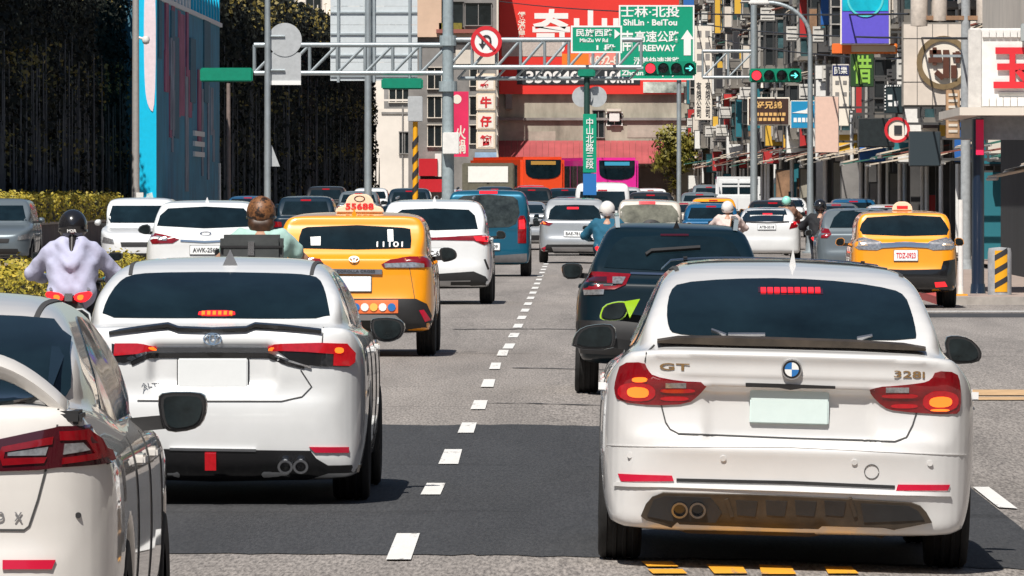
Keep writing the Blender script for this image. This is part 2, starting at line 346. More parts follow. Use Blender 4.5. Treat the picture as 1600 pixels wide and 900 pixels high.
def suv(W=1.82, H=1.62, L=4.45, belt=1.08, rake=.34, wr=.95, wb=2.64, tr=.35, tum=.80, low=.26, lip=0.):
    a = W / 2
    return dict(W=W, H=H, L=L, wy=(wr, wr + wb), R=tr,
        ls=[(.34, low), (.06, low + .05), (.0, .46), (.0, .60), (.05, .68), (.07, .85), (.08, belt - .03), (.12, belt), (.5, belt + .03), (L * .70, belt), (L * .86, belt - .1), (L - .08, belt - .22), (L, .6), (L - .03, .35), (L - .25, low), (L * .5, low - .03), (.8, low - .02)],
        cs=[(.10, belt - .15), (.14, belt), (.14 + rake * .6, belt + .62 * (H - belt)), (.10 + rake - lip, H - .085), (.12 + rake - lip, H - .045), (.55 + rake, H - .01), (L * .38, H + .01), (L * .52, H - .01), (L * .60, H - .07), (L * .75, belt), (L * .76, belt - .15)],
        lr=[(0, low - .04), (a * .88, low - .02), (a * .96, low + .12), (a, .55), (a, .72), (a * .985, .88), (a * .95, belt - .06), (a * .86, belt + .03), (0, belt + .05)],
        cr=[(0, belt - .2), (a * .93, belt - .2), (a * .90, belt), (a * (tum + .03), belt + .5 * (H - belt)), (a * (tum - .04), H - .1), (a * (tum - .13), H - .035), (a * .5, H), (0, H + .015)],
        lp=[(0, 0), (-.01, a * .58), (.04, a * .80), (.15, a * .93), (.42, a), (1.3, a), (L * .8, a), (L * .91, a * .92), (L - .07, a * .68), (L, a * .4), (L, 0)],
        cp=[(.02, 0), (.03, a * .62), (.16, a * .82), (.6, a * .95), (L * .62, a * .95), (L * .76, a * .75), (L * .76, 0)],
        side=[(.65, belt + .06), (.72, belt + .3), (.95, H - .17), (1.5, H - .12), (L * .5, H - .14), (L * .58, H - .22), (L * .69, belt + .03)])
def van(W=1.85, H=1.85, L=4.4, belt=1.1, tr=.33, nose=.55):
    a = W / 2
    return dict(W=W, H=H, L=L, wy=(.75, L - .95), R=tr,
        ls=[(.2, .26), (.03, .3), (.0, .5), (.02, .7), (.04, 1.0), (.06, belt + .05), (L * .8, belt), (L * .93, belt - .12), (L, .7), (L, .4), (L - .2, .24), (.8, .24)],
        cs=[(.03, .9), (.04, 1.2), (.09, H - .2), (.16, H - .06), (.35, H - .01), (L * .4, H + .02), (L * .6, H - .04), (L - nose - .55, H - .2), (L - nose, belt), (L - nose, .9)],
        lr=[(0, .24), (a * .9, .25), (a * .97, .36), (a, .6), (a, .9), (a * .98, 1.1), (0, belt + .12)],
        cr=[(0, .9), (a * .985, .9), (a * .97, 1.2), (a * .92, H - .35), (a * .86, H - .12), (a * .76, H - .03), (a * .5, H), (0, H + .02)],
        lp=[(0, 0), (0, a * .7), (.03, a * .86), (.1, a * .96), (.3, a), (L * .8, a), (L * .93, a * .9), (L, a * .6), (L, 0)],
        cp=[(.0, 0), (.0, a * .7), (.05, a * .88), (.15, a * .96), (.4, a), (L * .7, a), (L, a * .7), (L, 0)],
        side=[(L * .5, belt + .1), (L * .5, H - .2), (L - nose - .65, H - .24), (L - nose - .1, belt + .08)])
def body_sdf(s, extra=None):
    ls, cs = Poly(s['ls']), Poly(s['cs']); lr, cr = Poly(mir(s['lr'])), Poly(mir(s['cr'])); lp, cp = Poly(mirp(s['lp'])), Poly(mirp(s['cp']))
    (w0, w1), Rr, hw = s['wy'], s['R'], s['W'] / 2
    def f(x, y, z):
        x = np.asarray(x, np.float32)
        lo = smax(smax(ls(y, z), lr(x, z), .05), lp(x, y), .06)
        ca = smax(smax(cs(y, z), cr(x, z), .06), cp(x, y), .08)
        d = smin(lo, ca, s.get('kb', .035))
        ax = np.abs(x) - (hw - .26)
        for wy in (w0, w1):
            c = np.sqrt((y - wy) ** 2 + (z - Rr) ** 2)
            d = smax(d, -np.maximum(c - (Rr + .055), -ax), .012)
        if extra: d = extra(d, x, y, z)
        return d
    return f
WHEELS = {}
def wheel(Rr, w):
    k = (round(Rr, 3), round(w, 3))
    if k not in WHEELS:
        t = MB(); h = w / 2; ri = Rr * .64
        p = [(ri, -h * .9), (Rr * .80, -h), (Rr * .93, -h * .96), (Rr * .985, -h * .80)]
        for g in (-.45, 0, .45): p += [(Rr, h * (g - .16)), (Rr - .008, h * (g - .12)), (Rr - .008, h * (g + .12)), (Rr, h * (g + .16))]
        p += [(Rr * .985, h * .80), (Rr * .93, h * .96), (Rr * .80, h), (ri, h * .9)]
        t.lathe(p, ax='x', n=40); tm = t.mesh('tyre', RUBBER, 40)
        r = MB(); r.lathe([(ri, -h * .85), (ri * .98, -h * .7), (ri * .9, h * .2), (ri * .9, h * .45)], ax='x', n=28)
        r.lathe([(0, h * .78), (ri * .22, h * .8), (ri * .25, h * .5)], ax='x', n=14)
        for s5 in range(5):
            a = 2 * math.pi * s5 / 5; u = (math.cos(a), math.sin(a)); n_ = (-u[1], u[0])
            for off, ww in ((0, .035),):
                q = [(h * .55, u[0] * ri * .18 + n_[0] * ww, u[1] * ri * .18 + n_[1] * ww), (h * .55, u[0] * ri * .18 - n_[0] * ww, u[1] * ri * .18 - n_[1] * ww),
                     (h * .8, u[0] * ri * .97 - n_[0] * ww, u[1] * ri * .97 - n_[1] * ww), (h * .8, u[0] * ri * .97 + n_[0] * ww, u[1] * ri * .97 + n_[1] * ww)]
                r.add(q + [(x - .03, y, z) for x, y, z in q], [(0, 1, 2, 3), (4, 7, 6, 5), (0, 4, 5, 1), (1, 5, 6, 2), (2, 6, 7, 3), (3, 7, 4, 0)])
        WHEELS[k] = (tm, r.mesh('rim', ALLOY, 40))
    return WHEELS[k]
class Car:
    def __init__(s, name, label, cat, X, d, spec, mat, h=.03, yaw=0., extra=None, group=None, shared=None, wheels=True, roll=True):
        s.X, s.d, s.spec = X, d, spec; s.z0 = gz(X, d + spec['L'] * .25)
        s.roll = math.atan2(gz(X - .8, d) - gz(X + .8, d), 1.6) if roll else 0.
        pitch = math.atan2(gz(X, d + spec['wy'][1]) - gz(X, d + spec['wy'][0]), spec['wy'][1] - spec['wy'][0]) if abs(yaw) < .1 else 0
        s.z0 = gz(X, d + spec['wy'][0]) - spec['wy'][0] * math.sin(pitch) if abs(yaw) < .1 else gz(X, d)
        s.root = empty(name, (X, d, s.z0), label, cat, group); s.root.rotation_euler = (pitch, s.roll, yaw)
        if shared: s.P, s.fs, me = shared
        else:
            L, Wd, H = spec['L'], spec['W'], spec['H']
            me, s.P, s.fs = nets(body_sdf(spec, extra), (-Wd / 2 - .06, -.12, .05), (Wd / 2 + .06, L + .1, H + .08), h, 'body')
        s.me = me; s.bvh = BVHTree.FromPolygons([tuple(p) for p in s.P], [tuple(q) for q in s.fs])
        s.body = link('body', me, None, s.root)
        if not me.materials: me.materials.append(mat)
        s.body.material_slots[0].link = 'OBJECT'; s.body.material_slots[0].material = mat
        s.mat = mat
        if wheels:
            tm, rm = wheel(spec['R'], .215)
            for wy in spec['wy']:
                for sx in (-1, 1):
                    t = link('wheel', tm, None, s.root); t.location = (sx * (spec['W'] / 2 - .125), wy, spec['R']); t.rotation_euler = (0, 0, 0 if sx > 0 else math.pi)
                    link('rim', rm, None, t)
    def q(s, px, py, dy=0.):        # photo pixel -> car x,z at depth dy behind the tail
        X, Z = W(px, py, s.d + dy); x, z = X - s.X, Z - s.z0
        c, n = math.cos(s.roll), math.sin(s.roll)
        return (x * c - z * n, x * n + z * c)
    def pq(s, pts, dy=0.): return [s.q(*p, dy) for p in pts]
    def hit(s, a, b, face):
        if face == 'rear': o, dr = (a, -3, b), (0, 1, 0)
        elif face == 'front': o, dr = (a, s.spec['L'] + 3, b), (0, -1, 0)
        elif face == 'right': o, dr = (3, a, b), (-1, 0, 0)
        elif face == 'left': o, dr = (-3, a, b), (1, 0, 0)
        else: o, dr = (a, b, 5), (0, 0, -1)
        p, n, i, t = s.bvh.ray_cast(Vector(o), Vector(dr))
        if p is None:
            g = Vector(o) + Vector(dr) * 3.25; p, n, i, t = s.bvh.find_nearest(g)
            n = -Vector(dr)
        if n.dot(Vector(dr)) > 0: n = -n
        return p, n
    def panel(s, name, mat, pts, face='rear', off=.005, thick=.012, h=.05, parent=None, it=0, dyn=None):
        """a panel cut to an outline and laid on the body"""
        if it: pts = chaikin(pts, it)
        bd = []
        for a, b in zip(pts, pts[1:] + pts[:1]):
            n = max(1, int(math.dist(a, b) / h))
            bd += [(a[0] + (b[0] - a[0]) * k / n, a[1] + (b[1] - a[1]) * k / n) for k in range(n)]
        bd2 = [bd[0]]
        for p in bd[1:]:
            if math.dist(p, bd2[-1]) > 1e-4: bd2.append(p)
        bd = bd2; nb = len(bd)
        A = np.array(bd); lo, hi = A.min(0), A.max(0); ins = []
        if min(hi - lo) > h * 1.2:
            gx, gy = np.meshgrid(np.arange(lo[0] + h / 2, hi[0], h), np.arange(lo[1] + h / 2, hi[1], h)); gx, gy = gx.ravel(), gy.ravel()
            if len(gx):
                D = Poly(bd, 0)(gx, gy); k = D < -h * .35; ins = list(zip(gx[k].tolist(), gy[k].tolist()))
        vs, _, fs, ov, _, _ = delaunay_2d_cdt([Vector(p) for p in bd + ins], [(i, (i + 1) % nb) for i in range(nb)], [], 1, 1e-5)
        V, T = [], [tuple(f) for f in fs]
        for p in vs:
            c, n = s.hit(p.x, p.y, face); V.append((c, n))
        top = [c + n * off for c, n in V]; low = [c - n * thick for c, n in V]
        edges = {}
        for f in T:
            for a, b in zip(f, f[1:] + f[:1]): edges[(a, b)] = 1
        bnd = [(a, b) for a, b in edges if (b, a) not in edges]
        n0 = len(top); m = MB(); m.add(top + low, T + [(a, a + n0, b + n0, b) for a, b in bnd])
        o = m.build(name, mat, parent or s.root, smooth=50)
        return o
    def line(s, name, pts, w, mat=SEAM, face='rear', parent=None, off=.004, closed=False):
        l, r = [], []; n = len(pts)
        for i, p in enumerate(pts):
            a, b = pts[max(0, i - 1)], pts[min(n - 1, i + 1)]
            dx, dy = b[0] - a[0], b[1] - a[1]; q = math.hypot(dx, dy) + 1e-9
            l.append((p[0] - dy / q * w / 2, p[1] + dx / q * w / 2)); r.append((p[0] + dy / q * w / 2, p[1] - dx / q * w / 2))
        return s.panel(name, mat, l + r[::-1], face, off, .006, .03, parent)
    def words(s, name, body, mat, x, z, w, h, off=.006, ext=.006, parent=None, bold=.01):
        p, n = s.hit(x, z, 'rear'); t = text(name, body, mat, w, h, (x, p.y - off, z), parent or s.root, bold, ext)
        t.rotation_euler = (R(90) - math.asin(max(-1, min(1, n.z))), 0, math.atan2(n.x, -n.y)); t.location = p + n * off
        return t
    def put(s, name, mb, mat, x, z, off=0., parent=None, smooth=30):
        p, n = s.hit(x, z, 'rear'); o = mb.build(name, mat, parent or s.root, smooth); o.location = p + n * off
        o.rotation_euler = (-math.asin(max(-1, min(1, n.z))), 0, 0); return o
    def mirror(s, pts, dy, side, mat=None, arm=True):
        """wing mirror from its outline in car x,z"""
        mat = mat or s.mat
        P = chaikin(pts, 1); cx = sum(p[0] for p in P) / len(P); cz = sum(p[1] for p in P) / len(P)
        m = MB(); n = len(P)
        rings = [(1.0, 0.), (1.03, .03), (.98, .08), (.75, .14), (.35, .17)]
        v = [(cx + (x - cx) * k, dy + y, cz + (z - cz) * k) for k, y in rings for x, z in P]
        f = [(r * n + i, r * n + (i + 1) % n, (r + 1) * n + (i + 1) % n, (r + 1) * n + i) for r in range(len(rings) - 1) for i in range(n)]
        m.add(v, f + [tuple(range(n)), tuple(range((len(rings) - 1) * n, len(rings) * n))])
        o = m.build('mirror', mat, s.root, 60)
        g = MB().prism([(cx + (x - cx) * .90, cz + (z - cz) * .90) for x, z in P], dy - .004, dy + .004); g.build('trim', BLACKP, o)
        g = MB().prism([(cx + (x - cx) * .80, cz + (z - cz) * .80) for x, z in P], dy - .010, dy + .002); g.build('mirror_glass', MIRROR, o)
        if arm:
            ex = [p[0] for p in P]; ix = min(ex, key=abs); iz = cz - (max(p[1] for p in P) - cz) * .55
            MB().bar((ix + side * .05, dy + .05, iz), (ix - side * .16, dy + .10, iz - .02), .05).build('mirror_arm', BLACKP, o)
        return o
    def std(s, glass=None, sides=(1, -1), handles=True):
        for sx in sides:
            s.panel('side_window', GLASS, s.spec['side'], 'right' if sx > 0 else 'left', .004, .01, .12, it=1)
            y0, y1 = s.spec['side'][0][0] + .35, s.spec['side'][-1][0]; ym = (y0 + y1) / 2; zb = s.spec['side'][0][1]
            fc = 'right' if sx > 0 else 'left'
            for yy in (y0, ym, y1 - .05):
                s.line('door_seam', [(yy, zb - .05), (yy + .03, zb - .4), (yy, .34)], .012, face=fc)
            for yy in (y0 + .12, ym + .12):
                p, n = s.hit(yy + .1, zb - .13, fc)
                MB().box(-.02, .03, -.11, .11, -.018, .018).build('door_handle', s.mat, s.root, bevel=.008).location = p
def plate(c, x0, z0, x1, z1, mat=PLATE, txt=None, ink=INK, fr=.006):
    p, n = c.hit((x0 + x1) / 2, (z0 + z1) / 2, 'rear'); w, hh = x1 - x0, z1 - z0
    o = MB().box(-w / 2, w / 2, -.012, .012, -hh / 2, hh / 2).build('licence_plate', mat, c.root, bevel=.006)
    o.location = p + n * .014; o.rotation_euler = (-math.asin(max(-1, min(1, n.z))), 0, 0)
    MB().box(-w / 2 - fr, w / 2 + fr, -.004, .014, -hh / 2 - fr, hh / 2 + fr).build('plate_frame', BLACKP, o)
    if txt: t = text('lettering', txt, ink, w * .82, hh * .52, (0, -.014, 0), o, .02, .003)
    return o
def pxplate(c, x0, y0, x1, y1, dy=.03, **k):
    a = c.q(x0, y1, dy); b = c.q(x1, y0, dy); return plate(c, a[0], a[1], b[0], b[1], **k)
def ring(r0, r1, y0, y1, n=24): return MB().lathe([(r0, y0), (r1, y0), (r1, y1), (r0, y1), (r0, y0)], ax='y', n=n)
def fin(c, x, y, h=.07, mat=None, w=.035):
    p, n = c.hit(x, y, 'top'); m = MB()
    m.add([(-w, -.04, -.02), (w, -.04, -.02), (w * .6, .14, -.02), (-w * .6, .14, -.02), (0, -.05, h), (0, .0, h * .9)], [(0, 1, 4), (1, 2, 5, 4), (2, 3, 5), (3, 0, 4, 5), (0, 3, 2, 1)])
    o = m.build('antenna', mat or c.mat, c.root); o.location = p; return o

def strip3d(c, name, top, bot, mat, dy=.05, out=.022, deep=.03):
    """a lip that stands off the tail: top and bottom edges given as photo points"""
    m = MB(); T, B = c.pq(top, dy), c.pq(bot, dy); v = []
    for (x, zt), (x2, zb) in zip(T, B):
        y = c.hit(x, (zt + zb) / 2 - .03, 'rear')[0].y
        v += [(x, y - out, zt), (x, y - out, zb), (x, y + deep, zb - .004), (x, y + deep, zt + .01)]
    n = len(T); f = [(i * 4 + j, i * 4 + (j + 1) % 4, i * 4 + 4 + (j + 1) % 4, i * 4 + 4 + j) for i in range(n - 1) for j in range(4)] + [(0, 1, 2, 3), tuple(range(n * 4 - 4, n * 4))]
    return m.add(v, f).build(name, mat, c.root, 40)

def heater(c, win, x0, x1, ys, dy, off=.008):
    for y in ys: c.line('heater_line', c.pq([(x0, y), ((x0 + x1) / 2, y - 1), (x1, y)], dy), .0035, HEAT, off=off, parent=win)
HEAT = M('heater_wire', (.016, .024, .029), .3)
# ------------------------------------------------------------------ the white fastback at the right front
s = sedan(1.86, 1.505, 4.82, 1.05, .14, 1.05, .95, 2.92, .335); s['kb'] = .05; s['cr'] = [(0, .85), (.85, .85), (.81, .98), (.735, 1.10), (.675, 1.27), (.615, 1.41), (.49, 1.483), (0, 1.517)]
s['ls'] = [(.34, .16), (.10, .17), (.06, .22), (.035, .33), (.0, .375), (.0, .385), (.025, .41), (.015, .52), (-.012, .585), (-.012, .59), (.012, .61), (.03, .655), (.06, .67), (.075, .72), (.085, .80), (.065, .865), (.045, .885), (.04, .89), (.055, .95), (.045, 1.0), (.02, 1.025), (.012, 1.045), (.035, 1.06), (.12, 1.065), (.7, 1.05), (1.6, .98), (3.3, .98), (4.1, .86), (4.6, .74), (4.78, .62), (4.82, .45), (4.78, .25), (4.5, .18), (2.4, .17), (.6, .17)]
def ex_bmw(d, x, y, z):
    d = smax(d, -rbox((0, .0, .745), (.41, .092, .125), .05)(x, y, z), .04)
    return d
c = Car('car', 'white fastback car with both brake lights lit and a blank plate, nearest on the right', 'car', .907, 43.3, s, PEARL, .016, extra=ex_bmw)
c.std(); q = c.pq
rw = c.panel('rear_window', GLASS, q([(1044, 512), (1041, 488), (1047, 457), (1062, 444), (1140, 438), (1235, 437), (1330, 443), (1398, 454), (1417, 464), (1425, 490), (1430, 520), (1428, 531), (1300, 531), (1235, 529), (1100, 525), (1052, 521)], .5), h=.04, it=1)
strip3d(c, 'spoiler_strip', [(1027, 533), (1060, 528), (1140, 528), (1235, 531), (1330, 534), (1412, 539), (1447, 545)], [(1027, 536), (1060, 537), (1140, 540), (1235, 542), (1330, 544), (1412, 547), (1447, 548)], BROWNP, .1, .012, .06)
for pts in ([(1112, 520), (1135, 528)], [(1340, 533), (1364, 529)], [(1138, 527), (1196, 527)]):
    c.line('wiper', q(pts, .15), .008, ALLOY, off=.02)
bl = c.panel('brake_light', LAMPDK, q([(1184, 450), (1285, 453), (1285, 461), (1184, 458)], .85), off=.007)
for i in range(9):
    x = 1192 + i * 10.6; c.panel('diode', LAMPLIT, q([(x - 4, 452), (x + 4, 452), (x + 4, 459), (x - 4, 459)], .85), off=.012, parent=bl)
L_ = [(964, 592), (972, 568), (1007, 565), (1012, 577), (1021, 588), (1060, 595), (1107, 598), (1092, 617), (1075, 631), (1022, 634), (968, 628), (961, 612)]
R_ = [(1358, 606), (1440, 599), (1455, 593), (1462, 579), (1494, 582), (1500, 600), (1501, 640), (1492, 649), (1400, 643), (1380, 636), (1362, 616)]
for side, o_, hots, bars, clr in ((-1, L_, [(982, 604, 1014, 621), (990, 590, 1012, 597)], [(968, 598, 1024, 627), (1032, 606, 1086, 613), (1032, 619, 1076, 626)], (1040, 599, 1072, 604)),
                                  (1, R_, [(1452, 619, 1486, 636), (1454, 639, 1482, 643)], [(1442, 611, 1496, 643), (1378, 614, 1434, 621), (1392, 631, 1434, 638)], (1384, 606, 1420, 611))):
    l = c.panel('tail_lamp', LAMPRED, q(o_, .06), h=.03, off=.008, it=1)
    for x0, y0, x1, y1 in bars: c.panel('lamp_bar', LAMPMID, q([(x0, y0), (x1, y0), (x1, y1), (x0, y1)], .06), off=.012, h=.025, parent=l, it=2)
    for x0, y0, x1, y1 in hots: c.panel('lit_bulb', LAMPHOT, q([(x0, y0), (x1, y0), (x1, y1), (x0, y1)], .06), off=.016, h=.02, parent=l, it=2)
    x0, y0, x1, y1 = clr; c.panel('reverse_lamp', LAMPCLR, q([(x0, y0), (x1, y0), (x1, y1), (x0, y1)], .06), off=.012, parent=l)
pxplate(c, 1171, 608, 1296, 661, .06, mat=PLATEG, fr=-.01)
c.panel('handle_strip', BLACKP, q([(1165, 598), (1235, 600), (1305, 603), (1305, 607), (1235, 606), (1165, 604)], .05), off=.012)
c.line('seam', q([(1024, 590), (1033, 632), (1040, 660), (1047, 671), (1060, 678), (1235, 685), (1398, 690), (1416, 684), (1426, 665), (1434, 640)], .05), .007)
c.line('seam', q([(1023, 540), (1010, 552), (1008, 565)], .08), .006)
c.line('bumper_crease', q([(948, 697), (1235, 699), (1512, 712)], .02), .004, PEARL, off=.004)
c.line('bumper_strip', q([(1057, 750), (1235, 754), (1398, 761)], .02), .016, BLACKP, off=.006)
c.line('chrome_strip', q([(962, 757), (1057, 760), (1235, 766), (1398, 772), (1484, 773)], .02), .020, PEARL, off=.014)
for pts in ([(967, 741), (1050, 743), (1053, 752), (972, 753)], [(1403, 757), (1484, 758), (1480, 767), (1400, 767)]): c.panel('reflector', REFL, q(pts, .02), off=.008)
df = c.panel('diffuser', BROWNP, q([(1002, 806), (1010, 787), (1019, 776), (1036, 769), (1170, 772), (1330, 779), (1424, 785), (1438, 790), (1447, 800), (1456, 816), (1400, 826), (1380, 840), (1235, 842), (1060, 838), (1048, 822), (1010, 812)], .02), off=.014)
c.panel('exhaust_recess', BLACKP, q([(1012, 806), (1022, 780), (1040, 773), (1110, 775), (1128, 800), (1118, 815), (1050, 813)], .02), off=.018, parent=df); c.panel('side_recess', BLACKP, q([(1345, 785), (1420, 789), (1434, 797), (1444, 812), (1350, 815)], .02), off=.018, parent=df)
for xv in (1135, 1328): c.line('vane', q([(xv, 777), (xv + 9, 806)], .02), .018, BROWNP, off=.022)
for x0 in (1150, 1196, 1242, 1288):
    c.panel('vent', BLACKP, q([(x0, 780), (x0 + 34, 782), (x0 + 30, 806), (x0 + 2, 804)], .02), off=.017, parent=df)
for x in (1062, 1090):
    xx, zz = c.q(x, 794, .02); c.put('exhaust_pipe', ring(.030, .040, -.04, .10), M('dark_chrome', (.22, .22, .23), .25, 1.), xx, zz, .01)
    c.put('exhaust_bore', MB().lathe([(0, 0), (.031, 0), (.031, .02), (0, .02)], ax='y', n=20), GLOSSB, xx, zz, .02)
for x, y in ((985, 712), (1130, 716), (1335, 722), (1453, 724)):
    xx, zz = c.q(x, y, .01); c.put('parking_sensor', ring(0, .014, -.004, .01, 16), PEARL, xx, zz, .004)
xx, zz = c.q(1362, 737, .01); c.line('tow_cap', [(xx + .035 * math.cos(t), zz + .035 * math.sin(t)) for t in np.linspace(0, 6.1, 16)], .003)
xx, zz = c.q(1237, 577, .04); e = c.put('emblem', ring(0, .050, -.010, .01, 28), GLOSSB, xx, zz, .006)
link('emblem_ring', ring(.044, .050, -.013, .0, 28).mesh('emblem_ring', CHROME, 30), None, e)
for k in range(4):
    t = [k * math.pi / 2 + j * math.pi / 16 for j in range(9)]
    MB().prism([(0, 0)] + [(.034 * math.cos(a), .034 * math.sin(a)) for a in t], -.0135, -.009).build('emblem_quarter', INKB if k % 2 else INKW, e)
xx, zz = c.q(1054, 573, .04); c.words('lettering', 'GT', INKG, xx, zz, .145, .034, bold=.012, off=.0035, ext=.0012)
xx, zz = c.q(1421, 585, .04); c.words('lettering', '328i', INKG, xx, zz, .150, .034, bold=.012, off=.0035, ext=.0012)
c.panel('sunroof', GLASS, [(-.50, 1.55), (.50, 1.55), (.53, 2.6), (-.53, 2.6)], 'top', .006, h=.1)
fin(c, .02, 1.32, .085, PEARL, .02)
for sx in (-1, 1):
    c.line('roof_rail', [(sx * .555, 1.12), (sx * .575, 2.4)], .02, SEAM, 'top', off=.006)
    for zz in (.60,): c.line('door_crease', [(.5, .80), (4.2, .78)], .012, ALLOY, 'left' if sx < 0 else 'right', off=.006)
    c.put('door_handle_end', MB().box(-.03, .03, -.02, .02, -.018, .018), PEARL, sx * .90, .86)
c.mirror(q([(893, 545), (897, 524), (910, 511), (938, 506), (960, 508), (963, 530), (957, 547)], 2.7), 2.7, -1, GLOSSB)
c.mirror(q([(1476, 528), (1490, 524), (1515, 528), (1530, 542), (1535, 556), (1528, 567), (1490, 569), (1480, 560)], 2.7), 2.7, 1, GLOSSB)

# ------------------------------------------------------------------ the white sedan in the left lane
s = sedan(1.79, 1.425, 4.63, 1.02, .50, 1.32, 1.0, 2.7, .315, .11)
def ex_alt(d, x, y, z):
    return smax(d, -rbox((0, .0, .80), (.36, .085, .12), .05)(x, y, z), .04)
c = Car('car', 'white saloon with black lip spoiler, twin exhaust and a blank white plate', 'car', -2.21, 51.3, s, WHITE, .02, extra=ex_alt); q = c.pq
c.std()
rw = c.panel('rear_window', GLASS, q([(161, 496), (166, 470), (180, 444), (196, 432), (230, 428), (332, 427), (440, 429), (476, 431), (496, 436), (507, 455), (514, 480), (517, 497), (430, 498), (332, 497), (240, 497)], .75), h=.04, it=1)
b = c.panel('brake_light', LAMPLIT, q([(311, 487), (366, 487), (368, 495), (309, 495)], .6), off=.009, it=1)
for i in range(6): c.panel('diode', LAMPHOT, q([(315 + i * 8.6, 489), (320 + i * 8.6, 489), (320 + i * 8.6, 494), (315 + i * 8.6, 494)], .6), off=.014, parent=b)
strip3d(c, 'lip_spoiler', [(170, 519), (215, 512), (262, 506), (278, 512), (332, 514), (384, 512), (398, 506), (440, 509), (502, 516)], [(170, 522), (215, 516.5), (262, 511.5), (278, 517), (332, 518.5), (384, 517), (398, 511.5), (440, 514), (502, 520)], GLOSSB, out=.012)
c.line('chrome_bar', q([(200, 563), (225, 549), (245, 545), (332, 545), (420, 546)], .04), .030, CHROME, off=.010)
c.line('chrome_shadow', q([(205, 568), (232, 556), (332, 555), (420, 556), (450, 567), (476, 573)], .04), .028, GLOSSB, off=.006)
c.line('chrome_foot', q([(432, 556), (452, 564), (486, 574)], .05), .010, CHROME, off=.014)
for side, pts, base in ((-1, [(180, 537), (215, 537), (246, 541), (238, 547), (215, 553), (178, 556)], [(175, 537), (215, 545), (215, 560), (195, 567), (176, 565)]),
                        (1, [(419, 541), (430, 538), (500, 536), (540, 537), (552, 552), (551, 566), (544, 572), (520, 571), (521, 553), (480, 550), (430, 548)], [(430, 545), (480, 548), (550, 555), (551, 568), (543, 573), (500, 572), (478, 570), (452, 562)])):
    a = c.panel('tail_lamp', GLOSSB, q(base, .08), off=.010, h=.03)
    c.panel('lamp_bar', LAMPMID, q(pts, .08), off=.016, h=.03, parent=a)
    for x0, y0, x1, y1 in ([(522, 543, 534, 552), (421, 541, 430, 546)] if side > 0 else [(232, 541, 243, 546)]): c.panel('lit_bulb', LAMPHOT, q([(x0, y0), (x1, y0), (x1, y1), (x0, y1)], .08), off=.022, h=.02, parent=a, it=2)
pxplate(c, 278, 560, 387, 605, .07)
xx, zz = c.q(332, 530, .04); e = c.put('emblem', MB(), CHROME, xx, zz, .012)
def ell(w, h, t, ox=0, oz=0, n=28):
    m = MB(); v = []
    for k in range(n):
        a = 2 * math.pi * k / n
        for r in (1, 1 - t / w):
            v += [(ox + w * math.cos(a) * r, -.006, oz + h * math.sin(a) * r), (ox + w * math.cos(a) * r, .004, oz + h * math.sin(a) * r)]
    f = []
    for k in range(n):
        a, b = k * 4, ((k + 1) % n) * 4
        f += [(a, b, b + 2, a + 2), (a, a + 1, b + 1, b), (a + 2, b + 2, b + 3, a + 3)]
    return m.add(v, f)
for w, h, oz in ((.054, .036, 0), (.020, .034, 0), (.036, .014, .012)): link('emblem_ring', ell(w, h, .007, 0, oz).mesh('emblem_ring', CHROME, 40), None, e)
c.line('seam', q([(505, 512), (503, 540)], .05), .006); c.line('seam', q([(470, 578), (487, 604), (472, 620), (440, 627), (332, 627), (215, 626)], .05), .007)
c.words('lettering', 'ALTIS', ALLOY, *c.q(238, 602, .06), .15, .026, bold=.0, off=.003, ext=.001)
v = c.panel('rear_valance', GLOSSB, q([(200, 698), (252, 701), (330, 702), (485, 704), (494, 716), (512, 727), (560, 727), (556, 738), (512, 738), (480, 747), (330, 751), (262, 748), (205, 740)], .02), off=.014)
c.panel('valance_edge', CHROME, q([(265, 699), (400, 701), (400, 705), (265, 703)], .02), off=.020)
c.put('fog_lamp', MB().box(-.032, .032, -.03, .03, -.05, .05), LAMPMID, *c.q(329, 719, .01), .02)
c.panel('reflector', REFL, q([(483, 698), (543, 699), (543, 708), (492, 707)], .03), off=.010)
for x in (446, 470):
    xx, zz = c.q(x, 722, .02); c.put('exhaust_pipe', ring(.030, .044, -.06, .10), CHROME, xx, zz, .01); c.put('exhaust_bore', MB().lathe([(0, 0), (.031, 0), (.031, .02), (0, .02)], ax='y', n=20), GLOSSB, xx, zz, .02)
for sx in (-1, 1): c.line('roof_rail', [(sx * .53, 1.15), (sx * .55, 2.4)], .022, SEAM, 'top', off=.006)
fin(c, .045, 1.42, .09, ALLOY, .05)
c.mirror(q([(579, 502), (584, 497), (612, 496), (630, 502), (633, 515), (624, 530), (604, 535), (588, 531), (580, 517)], 2.65), 2.65, 1, GLOSSB)
c.mirror([(-1.03, .96), (-1.0, 1.09), (-.86, 1.10), (-.83, .97)], 2.65, -1, WHITE)

# ------------------------------------------------------------------ the white saloon cut by the left edge, with a tall rear wing
s = sedan(1.76, 1.46, 4.55, 1.09, .55, 1.40, .98, 2.63, .32)
c = Car('car', 'ivory white saloon with a tall rear wing, cut off by the left edge', 'car', -2.44, 29.2, s, IVORY, .02); q = c.pq
c.std()
c.panel('rear_window', GLASS, q([(-430, 520), (-400, 503), (-217, 496), (0, 500), (98, 508), (104, 540), (114, 600), (104, 626), (-217, 622), (-520, 626), (-500, 590)], .9), h=.04, it=1, off=.014)
w = MB(); prof = []
xs = np.linspace(-.70, .70, 41)
def wz(x): a = abs(x) / .70; return .155 - .155 * max(0, (a - .62) / .38) ** 1.7
for x in xs:
    z = wz(x); zz = 1.075 + z; t = .05; a = abs(x) / .70
    for yy, dz in ((-.04, .0), (.02, .016 + t * .4), (.14, t * .3 + .01), (.18, -t * .4), (.08, -t), (-.02, -t * .8)): prof.append((x * (1 + .02 * 0), .14 + yy, zz + dz))
